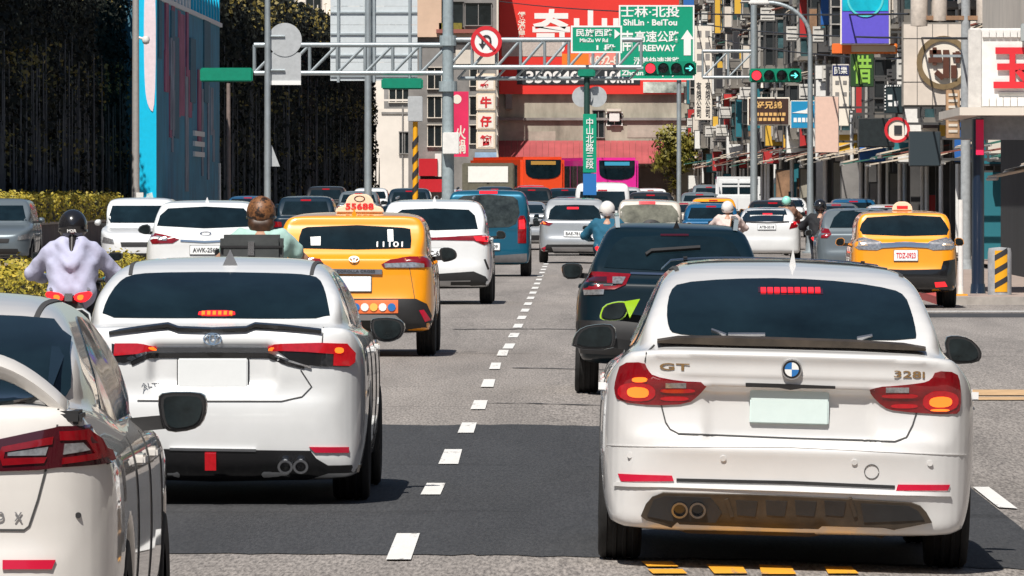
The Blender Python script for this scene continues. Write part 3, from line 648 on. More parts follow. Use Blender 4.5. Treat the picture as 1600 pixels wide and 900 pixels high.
n = 6; w.add(prof, [(i * n + j, i * n + (j + 1) % n, (i + 1) * n + (j + 1) % n, (i + 1) * n + j) for i in range(40) for j in range(n)] + [tuple(range(n)), tuple(range(40 * n, 41 * n))])
w.build('rear_wing', IVORY, c.root, 60)
for sx in (-1, 1): MB().box(sx * .70 - .05, sx * .70 + .05, .08, .34, 1.03, 1.075).build('wing_foot', BLACKP, c.root, bevel=.01)
tl = c.panel('tail_lamp', LAMPDK, q([(-40, 680), (0, 686), (85, 668), (92, 666), (135, 666), (162, 672), (174, 695), (182, 725), (90, 730), (60, 734), (-40, 737)], .1), off=.010, h=.03)
for pts in ([(92, 674), (132, 673), (150, 690), (163, 716), (96, 725), (97, 715), (142, 709), (130, 688), (93, 688)], [(148, 674), (164, 676), (180, 722), (168, 723), (158, 695)], [(5, 698), (84, 682), (82, 694), (10, 706), (8, 716), (74, 714), (70, 723), (6, 727), (0, 710)]): c.panel('lamp_bar', LAMPRED, q(pts, .1), off=.016, h=.03, parent=tl)
for pts in ([(100, 693), (126, 692), (136, 704), (98, 710)], [(14, 707), (76, 698), (72, 711), (14, 712)]): c.panel('lamp_lens', LAMPCLR, q(pts, .1), off=.014, h=.03, parent=tl)
c.panel('tail_lamp', LAMPRED, [(-.80, .90), (-.76, .99), (-.45, .97), (-.40, .88), (-.5, .86)], off=.010, h=.04)
c.line('seam', q([(91, 640), (90, 668)], .1), .006); c.line('seam', q([(72, 733), (60, 780), (46, 822), (38, 828), (-217, 826)], .06), .007)
c.panel('reflector', REFL, q([(5, 875), (86, 875), (80, 889), (5, 889)], .05), off=.010)
c.words('lettering', 'O', ALLOY, *c.q(0, 806, .05), .030, .030, bold=.012, ext=.0015); c.words('lettering', 'X', ALLOY, *c.q(29, 807, .05), .026, .030, bold=.012, ext=.0015)
plate(c, -.17, .68, .17, .84)
xx, zz = c.q(120, 806, .04); c.put('parking_sensor', ring(0, .010, -.003, .01, 14), BLACKP, xx, zz, .003)
c.panel('valance', BLACKP, [(-.6, .22), (.6, .22), (.55, .34), (-.55, .34)], off=.01)
c.mirror(q([(246, 622), (256, 613), (310, 613), (322, 620), (323, 640), (316, 662), (300, 672), (266, 676), (252, 664)], 2.55), 2.55, 1, GLOSSB)
for yy in (1.35, 2.35):
    p, n_ = c.hit(yy, .82, 'right')
for sx in (-1, 1): c.line('roof_rail', [(sx * .525, 1.12), (sx * .54, 1.8), (sx * .54, 2.4)], .018, SEAM, 'top', off=.004)

# ------------------------------------------------------------------ the yellow taxi with the roof sign
TAXI = dict(W=1.83, H=1.60, L=4.46, belt=1.10, rake=.42, tr=.345, tum=.86)
s = suv(**TAXI, lip=.10)
c = Car('taxi', 'yellow taxi with a numbered roof sign and an orange bumper sticker', 'taxi', -2.70, 98.5, s, YELLOW, .025); q = c.pq
c.std()
c.panel('rear_window', GLASS, q([(466, 388), (468, 370), (472, 358), (480, 355), (558, 352), (630, 356), (641, 358), (643, 375), (642, 388), (558, 390)], .35), h=.05)
c.words('lettering', '11101', INKW, *c.q(609, 383, .25), .29, .075, off=.012)
c.panel('window_sticker', INKW, q([(605, 359), (614, 359), (615, 378), (606, 378)], .3), off=.009); c.panel('window_sticker', INKW, q([(485, 371), (501, 370), (501, 384), (486, 384)], .3), off=.009)
for pts, w_ in (([(474, 402), (500, 405), (503, 409), (500, 416), (474, 418)], -1), ([(596, 413), (610, 406), (640, 402), (671, 402), (678, 417), (640, 419), (600, 418)], 1)):
    l = c.panel('tail_lamp', LAMPRED, q(pts, .1), off=.012, h=.04)
    if w_ > 0: c.panel('reverse_lamp', LAMPCLR, q([(600, 412), (645, 410), (662, 412), (662, 418), (602, 418)], .1), off=.018, parent=l)
c.line('chrome_handle', q([(515, 424), (597, 425)], .06), .055, ALLOY, off=.025)
c.words('lettering', 'COROLLA CROSS', INK, *c.q(556, 424, .05), .42, .03, off=.03)
pxplate(c, 524, 432, 580, 456, .08, mat=PLATE)
e = c.put('emblem', MB(), CHROME, *c.q(553, 406, .06), .012)
for w, h, oz in ((.058, .040, 0), (.022, .038, 0), (.040, .015, .014)): link('emblem_ring', ell(w, h, .010, 0, oz).mesh('emblem_ring', CHROME, 40), None, e)
c.panel('rear_bumper', BLACKP, q([(455, 470), (545, 467), (650, 467), (666, 475), (676, 500), (678, 522), (650, 536), (455, 536)], .06), off=.010)
c.panel('bumper_sticker', M('orange_sticker', (.80, .17, .05), .5, noise=.1), q([(540, 470), (622, 469), (622, 489), (540, 490)], .03), off=.016)
for i in range(5): c.put('sticker_icon', MB().lathe([(0, -.004), (.045, -.004), (.045, .004)], ax='y', n=10), [INKB, INKW, M('sticker_gold', (.85, .5, .1), .5), INKW, INKB][i], *c.q(556 + i * 14, 480, .03), .02)
c.panel('skid_plate', ALLOY, q([(460, 493), (545, 491), (618, 492), (633, 505), (634, 512), (615, 500), (460, 500)], .03), off=.018)
c.panel('reflector', REFL, q([(654, 485), (661, 484), (671, 500), (663, 503)], .04), off=.016)
c.line('seam', q([(640, 419), (648, 467)], .06), .006)
fin(c, 0, .62, .07)
rs = empty('roof_sign'); rs.parent = c.root; p, n_ = c.hit(0, 1.0, 'top'); rs.location = (0.05, 1.0, p.z); rs.scale = (.68, .8, .70)
SGN = M('sign_cream', (.86, .66, .50), .45, noise=.05)
MB().prism([(-.40, 0), (.40, 0), (.37, .09), (.24, .12), (.20, .24), (.12, .30), (-.12, .30), (-.20, .24), (-.24, .12), (-.37, .09)], -.10, .10).build('sign_housing', SGN, rs, bevel=.02)
text('lettering', '55688', INKR, .46, .10, (0, -.106, .105), rs, .025, .004)
link('sign_emblem', ell(.09, .05, .018, 0, .225).mesh('sign_emblem', INK, 40), None, rs).location = (0, -.10, 0)
c.mirror(q([(686, 392), (690, 387), (704, 387), (713, 393), (714, 403), (704, 408), (690, 410)], 2.4), 2.4, 1, GLOSSB)
c.mirror([(-1.05, 1.0), (-1.03, 1.14), (-.90, 1.16), (-.88, 1.0)], 2.4, -1, YELLOW)
# ------------------------------------------------------------------ the other vehicles one can make out
def lamp(c, pts, dy=.1, mat=LAMPRED, off=.010, parent=None, name='tail_lamp'): return c.panel(name, mat, c.pq(pts, dy), off=off, h=.05, parent=parent)
def glassr(c, pts, dy=.3, mat=GLASS): return c.panel('rear_window', mat, c.pq(pts, dy), h=.07)
def sidemirrors(c, dy, z, mat=None, w=.16):
    hw = c.spec['W'] / 2
    for sx in (-1, 1): c.mirror([(sx * (hw + .03), z - .06), (sx * (hw + .02), z + .08), (sx * (hw + w), z + .07), (sx * (hw + w + .02), z - .05)], dy, sx, mat)
# white crossover with a light bar
c = Car('car', 'white crossover with a red light bar across its tail, ahead of the roof-sign taxi', 'car', -2.65, 144, suv(1.92, 1.70, 4.9, 1.12, .60, 1.0, 2.85, .37, .82), WHITE, .035); c.std()
glassr(c, [(612, 358), (616, 336), (628, 328), (680, 326), (732, 328), (742, 337), (747, 358), (680, 360)], .4)
l = lamp(c, [(592, 372), (680, 371), (752, 368), (768, 368), (766, 381), (756, 383), (740, 376), (680, 375), (592, 378)], .1)
lamp(c, [(740, 370), (762, 370), (761, 378), (744, 376)], .1, LAMPLIT, .016, l, 'lamp_bar')
pxplate(c, 655, 388, 703, 404, .08, txt='BXC-6271')
c.panel('lower_trim', BLACKP, c.pq([(600, 428), (680, 428), (740, 424), (758, 432), (771, 452), (768, 462), (600, 462)], .05), off=.010)
c.panel('skid_plate', ALLOY, c.pq([(610, 440), (735, 438), (735, 446), (610, 447)], .05), off=.018); c.line('vent', c.pq([(757, 405), (763, 421)], .06), .03, BLACKP)
fin(c, 0, .9, .08); sidemirrors(c, 2.6, 1.1, GLOSSB)
for sx in (-1, 1): MB().bar((sx * .62, 1.0, 1.71), (sx * .62, 2.9, 1.73), .03).build('roof_rail', ALLOY, c.root)
# teal high-roofed van
c = Car('van', 'teal high-roofed passenger van with tall upright tail lamps', 'van', -2.36, 191, van(1.85, 1.86, 4.4), TEAL, .035); c.std()
glassr(c, [(716, 350), (712, 330), (716, 311), (724, 306), (763, 304), (802, 307), (809, 313), (812, 332), (806, 350), (795, 355), (763, 356), (726, 355)], .1, GLASS2)
for x in (705, 809): 
    l = lamp(c, [(x, 380), (x, 342), (x + 4, 337), (x + 10, 337), (x + 13, 345), (x + 13, 380)], .1); lamp(c, [(x + 2, 358), (x + 2, 344), (x + 10, 343), (x + 11, 358)], .1, LAMPLIT, .016, l, 'lamp_bar')
lamp(c, [(749, 299), (777, 299), (777, 303), (749, 303)], .1, LAMPLIT, name='brake_light')
c.panel('rear_bumper', M('grey_plastic', (.12, .12, .125), .5, noise=.2), c.pq([(704, 398), (763, 400), (823, 396), (823, 424), (763, 426), (704, 424)], .05), off=.012)
pxplate(c, 745, 380, 781, 391, .05, txt='AXS-3309'); sidemirrors(c, 2.8, 1.12, GLOSSB)
for sx in (-1, 1): MB().bar((sx * .66, .5, 1.87), (sx * .66, 2.7, 1.90), .035).build('roof_rail', BLACKP, c.root)
c.line('seam', [(0, 1.15), (0, .45)], .012)
# silver crossover
c = Car('car', 'silver white crossover with brake lights on, ahead of the teal van', 'car', -.60, 226, suv(1.84, 1.66, 4.55, 1.08, .5, tum=.80), SILVER, .04); c.std()
glassr(c, [(856, 343), (860, 328), (868, 321), (898, 320), (928, 321), (936, 328), (940, 343), (898, 344)])
lamp(c, [(886, 324), (904, 324), (904, 327), (886, 327)], .4, LAMPLIT, .012, name='brake_light')
for m in (1, -1):
    l = lamp(c, [(898 - m * 54, 350), (898 - m * 50, 345), (898 - m * 34, 349), (898 - m * 40, 353)]); lamp(c, [(898 - m * 53, 350), (898 - m * 49, 346), (898 - m * 44, 350)], .1, LAMPHOT, .016, l, 'lit_bulb')
pxplate(c, 881, 361, 913, 370, .06, txt='BAE-7815'); c.panel('lower_trim', BLACKP, c.pq([(844, 392), (855, 382), (942, 382), (952, 392), (952, 404), (844, 404)], .05), off=.01); c.panel('skid_plate', ALLOY, c.pq([(862, 386), (934, 386), (930, 395), (866, 395)], .04), off=.018)
for m in (1, -1): lamp(c, [(898 - m * 52, 388), (898 - m * 45, 385), (898 - m * 47, 395), (898 - m * 53, 396)], .05, REFL, .016, name='reflector')
fin(c, 0, .8, .1); sidemirrors(c, 2.5, 1.06)
# beige off-roader
c = Car('car', 'beige crossover with a pale rear window, right of the scooter rider in the white helmet', 'car', 1.22, 219, suv(1.80, 1.68, 4.4, 1.02, .30, tum=.85), BEIGE, .04); c.std()
glassr(c, [(962, 347), (966, 330), (976, 321), (1013, 319), (1050, 321), (1058, 330), (1064, 347), (1013, 349)], .25, M('pale_glass', (.13, .13, .10), .12, 0, .4, noise=.5, nscale=4))
lamp(c, [(998, 315), (1024, 315), (1024, 319), (998, 319)], .3, LAMPLIT, .012, name='brake_light')
for m in (1, -1): lamp(c, [(1013 - m * 56, 362), (1013 - m * 55, 352), (1013 - m * 46, 352), (1013 - m * 45, 362)])
pxplate(c, 995, 365, 1030, 376, .05); sidemirrors(c, 2.5, 1.05)
e = c.put('spare_wheel', MB().lathe([(0, -.10), (.26, -.10), (.33, -.05), (.34, .05)], ax='y', n=28), BLACKP, .05, .85)
# dark teal crossover ahead of the fastback
c = Car('car', 'dark blue crossover with roof rails, in front of the white fastback', 'car', .665, 80.2, suv(1.80, 1.565, 4.46, 1.03, .62, .95, 2.66, .345, .745, .28), TEALD, .028); c.std()
glassr(c, [(944, 418), (950, 400), (962, 380), (976, 371), (1052, 368), (1128, 371), (1145, 380), (1158, 400), (1164, 418), (1052, 424)], .45)
lamp(c, [(1032, 367), (1076, 367), (1076, 370), (1032, 370)], .6, LAMPDK, .012, name='brake_light')
for m in (1, -1):
    o_ = 1054; X_ = lambda p: [(o_ - m * (o_ - x), y) for x, y in p]
    l = lamp(c, X_([(908, 440), (911, 430), (925, 425), (986, 429), (978, 445), (960, 452), (912, 453)]), .12)
    lamp(c, X_([(920, 433), (948, 434), (948, 442), (920, 441)]), .12, LAMPDK, .016, l, 'lamp_bar'); lamp(c, X_([(957, 434), (978, 434), (972, 444), (957, 444)]), .12, LAMPCLR, .016, l, 'reverse_lamp')
    lamp(c, X_([(913, 453), (944, 452), (943, 460), (914, 461)]), .12, LAMPCLR, .012, l, 'indicator')
    MB().bar((m * .53, .75, 1.50), (m * .54, .80, 1.60), .04).bar((m * .54, .80, 1.60), (m * .54, 2.6, 1.62), .035).bar((m * .54, 2.6, 1.62), (m * .53, 2.7, 1.50), .04).build('roof_rail', GREYC, c.root)
c.line('chrome_strip', c.pq([(985, 428), (1054, 430), (1122, 428)], .1), .018, CHROME, off=.012)
c.line('wiper', c.pq([(1009, 400), (1018, 394), (1094, 389)], .45), .022, BLACKP, off=.03)
pxplate(c, 1025, 448, 1082, 466, .08); fin(c, 0, .8, .07, BLACKC)
c.panel('lower_trim', BLACKP, c.pq([(897, 500), (1054, 505), (1210, 500), (1208, 552), (1054, 556), (899, 552)], .05), off=.01)
c.mirror(c.pq([(877, 420), (880, 412), (902, 411), (911, 416), (909, 430), (902, 436), (882, 436)], 2.5), 2.5, -1, GLOSSB); c.mirror([(.92, 1.0), (.93, 1.14), (1.06, 1.13), (1.08, 1.0)], 2.5, 1, GLOSSB)
# black low car with lime mirrors, nearly hidden
c = Car('car', 'black low car with a lime green mirror and roof wing, hidden behind the white fastback', 'car', 1.07, 56, suv(1.58, 1.37, 4.0, .98, .5, .8, 2.5, .31, .82, .2), BLACKC, .05); c.std()
c.panel('rear_window', GLASS, [(-.50, .98), (.50, .98), (.42, 1.22), (-.42, 1.22)], h=.08)
for sx in (-1, 1): c.panel('tail_lamp', LAMPRED, [(sx * .5, .82), (sx * .68, .82), (sx * .66, .92), (sx * .5, .92)], off=.01); MB().bar((sx * .55, .55, 1.30), (sx * .56, .50, 1.42), .025).build('wing_post', BLACKP, c.root)
w = MB(); xs = np.linspace(-.71, .71, 25); pr = []
for x in xs:
    z = 1.425 - .035 * (abs(x) / .71) ** 3 - (.05 if abs(x) > .68 else 0)
    pr += [(x, .46, z - .004), (x, .50, z + .007), (x, .60, z + .005), (x, .60, z - .006), (x, .5, z - .008)]
w.add(pr, [(i * 5 + j, i * 5 + (j + 1) % 5, (i + 1) * 5 + (j + 1) % 5, (i + 1) * 5 + j) for i in range(24) for j in range(5)] + [tuple(range(5)), tuple(range(120, 125))]).build('roof_wing', GLOSSB, c.root, 50)
c.mirror(c.pq([(937, 492), (943, 477), (962, 471), (979, 471), (984, 480), (975, 499), (955, 502), (938, 499)], 2.3), 2.3, -1, LIME)
p = c.pq([(975, 471), (1000, 467), (984, 497)], 2.3); MB().prism(p, 2.28, 2.42).build('mirror_cover', LIME, c.root)
c.mirror([(.84, .95), (.85, 1.06), (.98, 1.05), (1.0, .96)], 2.3, 1, LIME)
# yellow taxi at the right kerb
c = Car('taxi', 'yellow taxi stopped at the right kerb beside the dark blue canopy post', 'taxi', 4.99, 146, suv(1.78, 1.60, 4.4, 1.10, .42, tum=.84, lip=.08), YELLOW, .03); c.std()
glassr(c, [(1341, 366), (1346, 350), (1355, 340), (1414, 336), (1470, 339), (1478, 350), (1486, 367), (1414, 369)], .35)
for m in (1, -1):
    X_ = lambda p: [(1414 - m * (1414 - x), y) for x, y in p]
    l = lamp(c, X_([(1334, 384), (1336, 373), (1350, 371), (1376, 378), (1384, 386), (1370, 391), (1342, 390)]), .12, LAMPCLR); lamp(c, X_([(1340, 384), (1342, 377), (1354, 376), (1356, 384)]), .12, M('amber_lens', (.55, .42, .30), .2, .3, .6), .016, l, 'indicator')
c.line('chrome_strip', c.pq([(1376, 384), (1414, 382), (1452, 384)], .08), .075, CHROME, off=.016)
pxplate(c, 1397, 391, 1434, 408, .06, txt='TDZ-0923', ink=INKR)
c.panel('rear_bumper', GLOSSB, c.pq([(1336, 410), (1352, 411), (1360, 420), (1414, 422), (1470, 421), (1474, 408), (1492, 405), (1494, 452), (1414, 462), (1336, 455)], .04), off=.012)
for m in (1, -1): lamp(c, [(1414 + m * 46, 441), (1414 + m * 62, 440), (1414 + m * 66, 447), (1414 + m * 48, 448)], .04, LAMPLIT, .018, name='reflector')
rs = empty('roof_sign'); rs.parent = c.root; p, n_ = c.hit(0, 1.2, 'top'); rs.location = (0, 1.2, p.z)
MB().prism([(-.17, 0), (.17, 0), (.15, .09), (.07, .15), (-.07, .15), (-.15, .09)], -.08, .08).build('sign_housing', SGN, rs, bevel=.015); MB().box(-.09, .09, -.085, -.079, .03, .08).build('sign_print', INKR, rs)
sidemirrors(c, 2.4, 1.06)
# white crossover in the far left lane
c = Car('car', 'white crossover with dark slanted tail lamps beside the median hedge', 'car', -6.15, 140, suv(1.92, 1.69, 4.75, 1.12, .62, 1.0, 2.8, .37, .80), WHITE, .035); c.std()
glassr(c, [(246, 353), (250, 337), (262, 326), (320, 323), (380, 326), (391, 337), (398, 354), (320, 357)], .45)
for m in (1, -1):
    l = lamp(c, [(320 - m * 88, 370), (320 - m * 84, 363), (320 - m * 66, 367), (320 - m * 40, 374), (320 - m * 50, 380), (320 - m * 82, 381)], .12); lamp(c, [(320 - m * 76, 369), (320 - m * 58, 372), (320 - m * 60, 376), (320 - m * 74, 375)], .12, LAMPCLR, .016, l, 'reverse_lamp')
pxplate(c, 297, 384, 345, 398, .08, txt='AWK-2560'); c.line('chrome_strip', c.pq([(282, 376), (320, 378), (360, 376)], .08), .03, CHROME, off=.012)
c.put('emblem', ell(.09, .045, .02), CHROME, *c.q(321, 366, .1), .012); fin(c, 0, .9, .08)
c.mirror(c.pq([(214, 362), (219, 352), (234, 350), (236, 364), (228, 367)], 2.5), 2.5, -1, GREYC); c.mirror([(1.0, 1.0), (1.0, 1.13), (1.14, 1.13), (1.15, 1.0)], 2.5, 1, GREYC)
# white saloon in the right lanes
c = Car('car', 'white saloon with red corner lamps in the right lane, behind the black-clad scooter rider', 'car', 4.55, 240, sedan(1.80, 1.45, 4.6, 1.06, .5, 1.3), WHITE, .04); c.std()
glassr(c, [(1159, 336), (1162, 326), (1170, 322), (1199, 321), (1222, 323), (1228, 328), (1230, 336)], .7)
for m in (1, -1):
    l = lamp(c, [(1199 - m * 50, 346), (1199 - m * 46, 343), (1199 - m * 38, 346), (1199 - m * 34, 358), (1199 - m * 46, 355)]); lamp(c, [(1199 - m * 48, 348), (1199 - m * 40, 347), (1199 - m * 42, 351)], .1, LAMPLIT, .016, l, 'lamp_bar')
lamp(c, [(1192, 334), (1207, 334), (1207, 336), (1192, 336)], .6, LAMPLIT, .012, name='brake_light'); pxplate(c, 1184, 351, 1212, 359, .08, txt='ATB-5518'); c.line('chrome_strip', c.pq([(1165, 347), (1199, 348), (1233, 347)], .05), .03, BLACKP, off=.012); sidemirrors(c, 2.6, 1.0)
# grey hatchback tucked behind the kerbside taxi
c = Car('car', 'grey hatchback half hidden behind the taxi at the right kerb', 'car', 5.42, 187, suv(1.76, 1.56, 4.2, 1.04, .5, tum=.80), GREYC, .04); c.std()
glassr(c, [(1296, 356), (1303, 340), (1314, 330), (1350, 328), (1385, 331), (1395, 340), (1402, 356)], .4)
for m in (1, -1): lamp(c, [(1345 - m * 62, 372), (1345 - m * 60, 356), (1345 - m * 50, 358), (1345 - m * 46, 366), (1345 - m * 52, 372)], .1, LAMPRED)
pxplate(c, 1330, 372, 1360, 382, .06); sidemirrors(c, 2.4, 1.02)

# ------------------------------------------------------------------ the queue beyond: four shapes, copied with their parts
PROTO = {}
def tree_copy(o, parent):
    n = o.copy(); COL.objects.link(n); n.parent = parent
    for ch in list(o.children): tree_copy(ch, n)
    return n
def queue(kind, name, label, cat, X, d, mat, brake=True, yaw=0.):
    front = abs(yaw) > 1
    spec = {'sedan': lambda: sedan(), 'suv': lambda: suv(H=1.66, rake=.45), 'hatch': lambda: suv(1.74, 1.52, 4.0, 1.02, .45, .8, 2.5, .31), 'van': lambda: van(1.78, 2.0, 4.6), 'mpv': lambda: suv(1.72, 1.69, 4.3, 1.08, .3, .8, 2.7, .32, .86)}[kind]()
    yy = d + spec['L'] if front else d
    if kind not in PROTO:
        c = Car(name, label, cat, X, yy, spec, mat, .05, roll=False); hw = spec['W'] / 2; H = spec['H']; c.std()
        zb, zt, wb, wt = {'sedan': (1.08, 1.32, .66, .54), 'suv': (1.14, 1.50, .66, .56), 'hatch': (1.08, 1.38, .66, .56), 'van': (1.15, 1.72, .72, .66), 'mpv': (1.14, 1.52, .68, .60)}[kind]
        c.panel('rear_window', GLASS, [(-wb, zb), (-wt, zt), (wt, zt), (wb, zb)], h=.08)
        c.panel('windscreen', GLASS, [(-wb - .03, zb - .02), (-wt - .02, zt - .02), (wt + .02, zt - .02), (wb + .03, zb - .02)], 'front', h=.08)
        for sx in (-1, 1):
            c.panel('tail_lamp', LAMPRED, [(sx * (hw - .28), .82), (sx * (hw - .04), .80), (sx * (hw - .06), .96), (sx * (hw - .26), .95)], off=.01)
            c.panel('headlamp', LAMPCLR, [(sx * (hw - .36), .66), (sx * (hw - .08), .70), (sx * (hw - .12), .82), (sx * (hw - .34), .76)], 'front', off=.01)
        c.panel('brake_light', LAMPMID, [(-.14, zt + .015), (.14, zt + .015), (.14, zt + .05), (-.14, zt + .05)], off=.012)
        plate(c, -.17, .70, .17, .84); c.panel('rear_bumper', BLACKP, [(-hw + .08, .30), (hw - .08, .30), (hw - .1, .44), (-hw + .1, .44)], off=.01)
        c.panel('grille', BLACKP, [(-.34, .60), (.34, .60), (.36, .70), (-.36, .70)], 'front', off=.01); c.panel('front_bumper', BLACKP, [(-.6, .34), (.6, .34), (.55, .46), (-.55, .46)], 'front', off=.01)
        sidemirrors(c, spec['L'] * .56, zb - .02); PROTO[kind] = c; root = c.root
    else:
        pc = PROTO[kind]; root = tree_copy(pc.root, None); tag(root, label, cat)
        root.name = name
        for ch in root.children:
            if ch.name.startswith(('body', 'mirror', 'door_handle')) and ch.material_slots:
                ch.material_slots[0].link = 'OBJECT'; ch.material_slots[0].material = mat
    root['group'] = 'vehicles in the distant queue'
    g0, g1 = gz(X, d + .8), gz(X, d + spec['L'] - .9); p = math.atan2(g1 - g0, spec['L'] - 1.7)
    root.location = (X, yy, gz(X, d + .8) - .8 * math.sin(p) + (spec['L'] * math.sin(p) if front else 0)); root.rotation_euler = (-p if front else p, 0, yaw)
    return root
PI = math.pi
queue('mpv', 'car', 'white people carrier facing us across the median hedge', 'car', -10.15, 197, WHITE, yaw=PI)
queue('suv', 'car', 'grey car facing us at the far left edge behind the hedge', 'car', -14.3, 212, GREYC, yaw=PI)
queue('suv', 'car', 'dark blue crossover with a lit brake light, behind the roof-sign taxi on its left', 'car', -7.95, 243, NAVY)
queue('sedan', 'car', 'blue roofed saloon under the mural wall, left of the road', 'car', -12.1, 308, BLUEC)
queue('suv', 'car', 'black crossover far back, left of the roof-sign taxi', 'car', -10.6, 348, BLACKC)
queue('hatch', 'car', 'white hatchback facing us near the foot of the grey post', 'car', -9.5, 372, WHITE, yaw=PI)
queue('suv', 'car', 'dark blue crossover at the foot of the striped post', 'car', -6.8, 322, NAVY)
queue('hatch', 'car', 'dark teal hatchback just ahead of the white crossover with the light bar', 'car', -4.55, 215, TEALD)
queue('suv', 'car', 'black crossover ahead of the white roofed truck', 'car', -2.5, 335, BLACKC)
queue('hatch', 'car', 'navy hatchback below the orange bus', 'car', -1.4, 372, NAVY)
queue('sedan', 'car', 'silver saloon between the teal van and the silver crossover', 'car', -2.2, 262, SILVER)
queue('van', 'van', 'white tall van in the middle of the queue below the street sign post', 'van', .12, 268, WHITE)
queue('hatch', 'car', 'blue grey hatchback just in front of the white tall van', 'car', -.75, 246, BLUEC)
queue('suv', 'car', 'black crossover to the right of the white tall van', 'car', 1.75, 300, BLACKC)
queue('sedan', 'car', 'beige saloon in the queue left of the palm-like tree', 'car', 2.7, 282, BEIGE)
queue('hatch', 'car', 'blue hatchback beside the far orange taxi', 'car', 3.15, 250, BLUEC)
queue('hatch', 'taxi', 'small orange taxi in the distant queue on the right', 'taxi', 3.75, 292, YELLOW)
queue('hatch', 'car', 'dark hatchback directly ahead of the white saloon in the right lane', 'car', 5.3, 272, BLACKC)
queue('sedan', 'car', 'grey blue saloon parked below the blank pink panel', 'car', 7.25, 272, GREYC)
queue('hatch', 'car', 'blue hatchback parked under the green sign', 'car', 8.1, 284, BLUEC)
queue('sedan', 'car', 'white saloon parked beneath the round emblem billboard', 'car', 8.55, 262, WHITE)
queue('hatch', 'car', 'grey hatchback glimpsed over the roof-sign taxi', 'car', -8.9, 332, GREYC)
queue('sedan', 'car', 'white saloon beside the gantry post foot', 'car', -6.0, 384, WHITE)
queue('suv', 'car', 'silver crossover far ahead of the white tall van', 'car', .95, 352, SILVER)
queue('hatch', 'car', 'dark grey hatchback far off left of the small white truck', 'car', 3.9, 345, GREYC)
queue('sedan', 'car', 'white saloon far off right of the small white truck', 'car', 6.7, 318, WHITE)
queue('hatch', 'car', 'red hatchback far off behind the olive truck', 'car', -3.2, 425, REDC)
queue('suv', 'car', 'navy crossover between the teal van and the orange bus', 'car', -4.0, 345, NAVY)
queue('sedan', 'car', 'dark saloon peeping over the silver crossover', 'car', -.9, 305, BLACKC)
queue('hatch', 'car', 'white hatchback far off above the beige crossover', 'car', 2.3, 395, WHITE)
queue('suv', 'car', 'grey crossover far off left of the right-hand signal post', 'car', 5.0, 405, GREYC)
# trucks and buses
def truck(label, X, d, bw, bh, mat, cabm):
    z = gz(X, d + 1); r = empty('truck', (X, d, z), label, 'truck'); h = bw / 2
    MB().box(-h, h, 0, 3.6, .85, bh).build('cargo_box', mat, r, bevel=.05)
    for sx in (-1, 1): MB().box(sx * h * .5 - h * .46, sx * h * .5 + h * .46, -.03, .0, .95, bh - .12).build('rear_door', mat, r, bevel=.01)
    MB().box(-h + .05, h - .05, -.12, 5.1, .55, .84).build('chassis', BLACKP, r); cb = MB().xprism([(3.7, .6), (3.7, 2.1), (4.6, 2.1), (5.2, 1.4), (5.3, .6)], -h + .08, h - .08).build('cab', cabm, r, bevel=.06)
    MB().box(-h + .25, h - .25, 3.66, 3.72, 1.45, 1.9).build('rear_window', GLASS, cb)
    MB().box(-h + .2, h - .2, 4.95, 5.0, 1.35, 1.8).build('windscreen', GLASS, cb)
    tm, rm = wheel(.38, .24)
    for wy in (.9, 4.4):
        for sx in (-1, 1): t = link('wheel', tm, None, r); t.location = (sx * (h - .2), wy, .38); t.rotation_euler = (0, 0, 0 if sx > 0 else PI); link('rim', rm, None, t)
    for sx in (-1, 1): MB().box(sx * h * .8 - .12, sx * h * .8 + .12, -.16, -.12, .62, .76).build('tail_lamp', LAMPRED, r)
    return r
t = truck('olive boxed truck with a sunlit white roof box, left of the orange bus', -4.68, 380, 2.2, 2.55, M('olive_grey', (.13, .12, .085), .6, noise=.2), BLACKC)
MB().box(-.86, .86, -.06, -.035, 1.72, 2.42).build('white_panel', M('white_panel', (.85, .83, .78), .5, noise=.05), t, bevel=.02)
t = truck('small white truck with an open rack, right of the distant orange taxi', 5.1, 326, 1.6, 1.5, WHITE, WHITE)
for sx in (-1, 1): MB().bar((sx * .75, .1, 1.5), (sx * .75, .1, 2.1), .08).bar((sx * .75, 3.5, 1.5), (sx * .75, 3.5, 2.1), .08).bar((sx * .75, .1, 2.1), (sx * .75, 3.5, 2.1), .08).build('rack_side', WHITE, t)
MB().bar((-.75, .1, 2.1), (.75, .1, 2.1), .09).bar((-.75, .1, 1.8), (.75, .1, 1.8), .07).bar((0, .1, 1.5), (0, .1, 2.1), .06).build('rack_bar', WHITE, t)
def bus(label, X, d, yaw, mat, scr):
    z = gz(X, d); r = empty('bus', (X, d, z), label, 'bus', rz=yaw)
    MB().box(-1.25, 1.25, 0, 10, .35, 3.05).build('body', mat, r, bevel=.16)
    o = MB().prism(chaikin([(-.95, 2.05), (-1.0, 2.4), (-1.0, 2.9), (-1.0, 2.9), (1.0, 2.9), (1.0, 2.9), (1.0, 2.4), (.95, 2.05), (.5, 1.85), (-.5, 1.85)], 1), -.03, .05).build('windscreen', GLASS, r)
    MB().box(-.7, .7, -.05, -.02, 2.62, 2.82).build('destination_board', scr, r)
    for sx in (-1, 1):
        for k in range(6): MB().box(sx * 1.25 - .03, sx * 1.25 + .03, .7 + k * 1.5, 2.0 + k * 1.5, 1.45, 2.6).build('side_window', GLASS2, r)
        MB().box(sx * .98 - .14, sx * .98 + .14, -.03, .03, .75, 1.0).build('lamp', LAMPRED, r)
        tm, rm = wheel(.48, .28)
        for wy in (2.0, 7.8): t = link('wheel', tm, None, r); t.location = (sx * 1.1, wy, .48); t.rotation_euler = (0, 0, 0 if sx > 0 else PI); link('rim', rm, None, t)
    return r
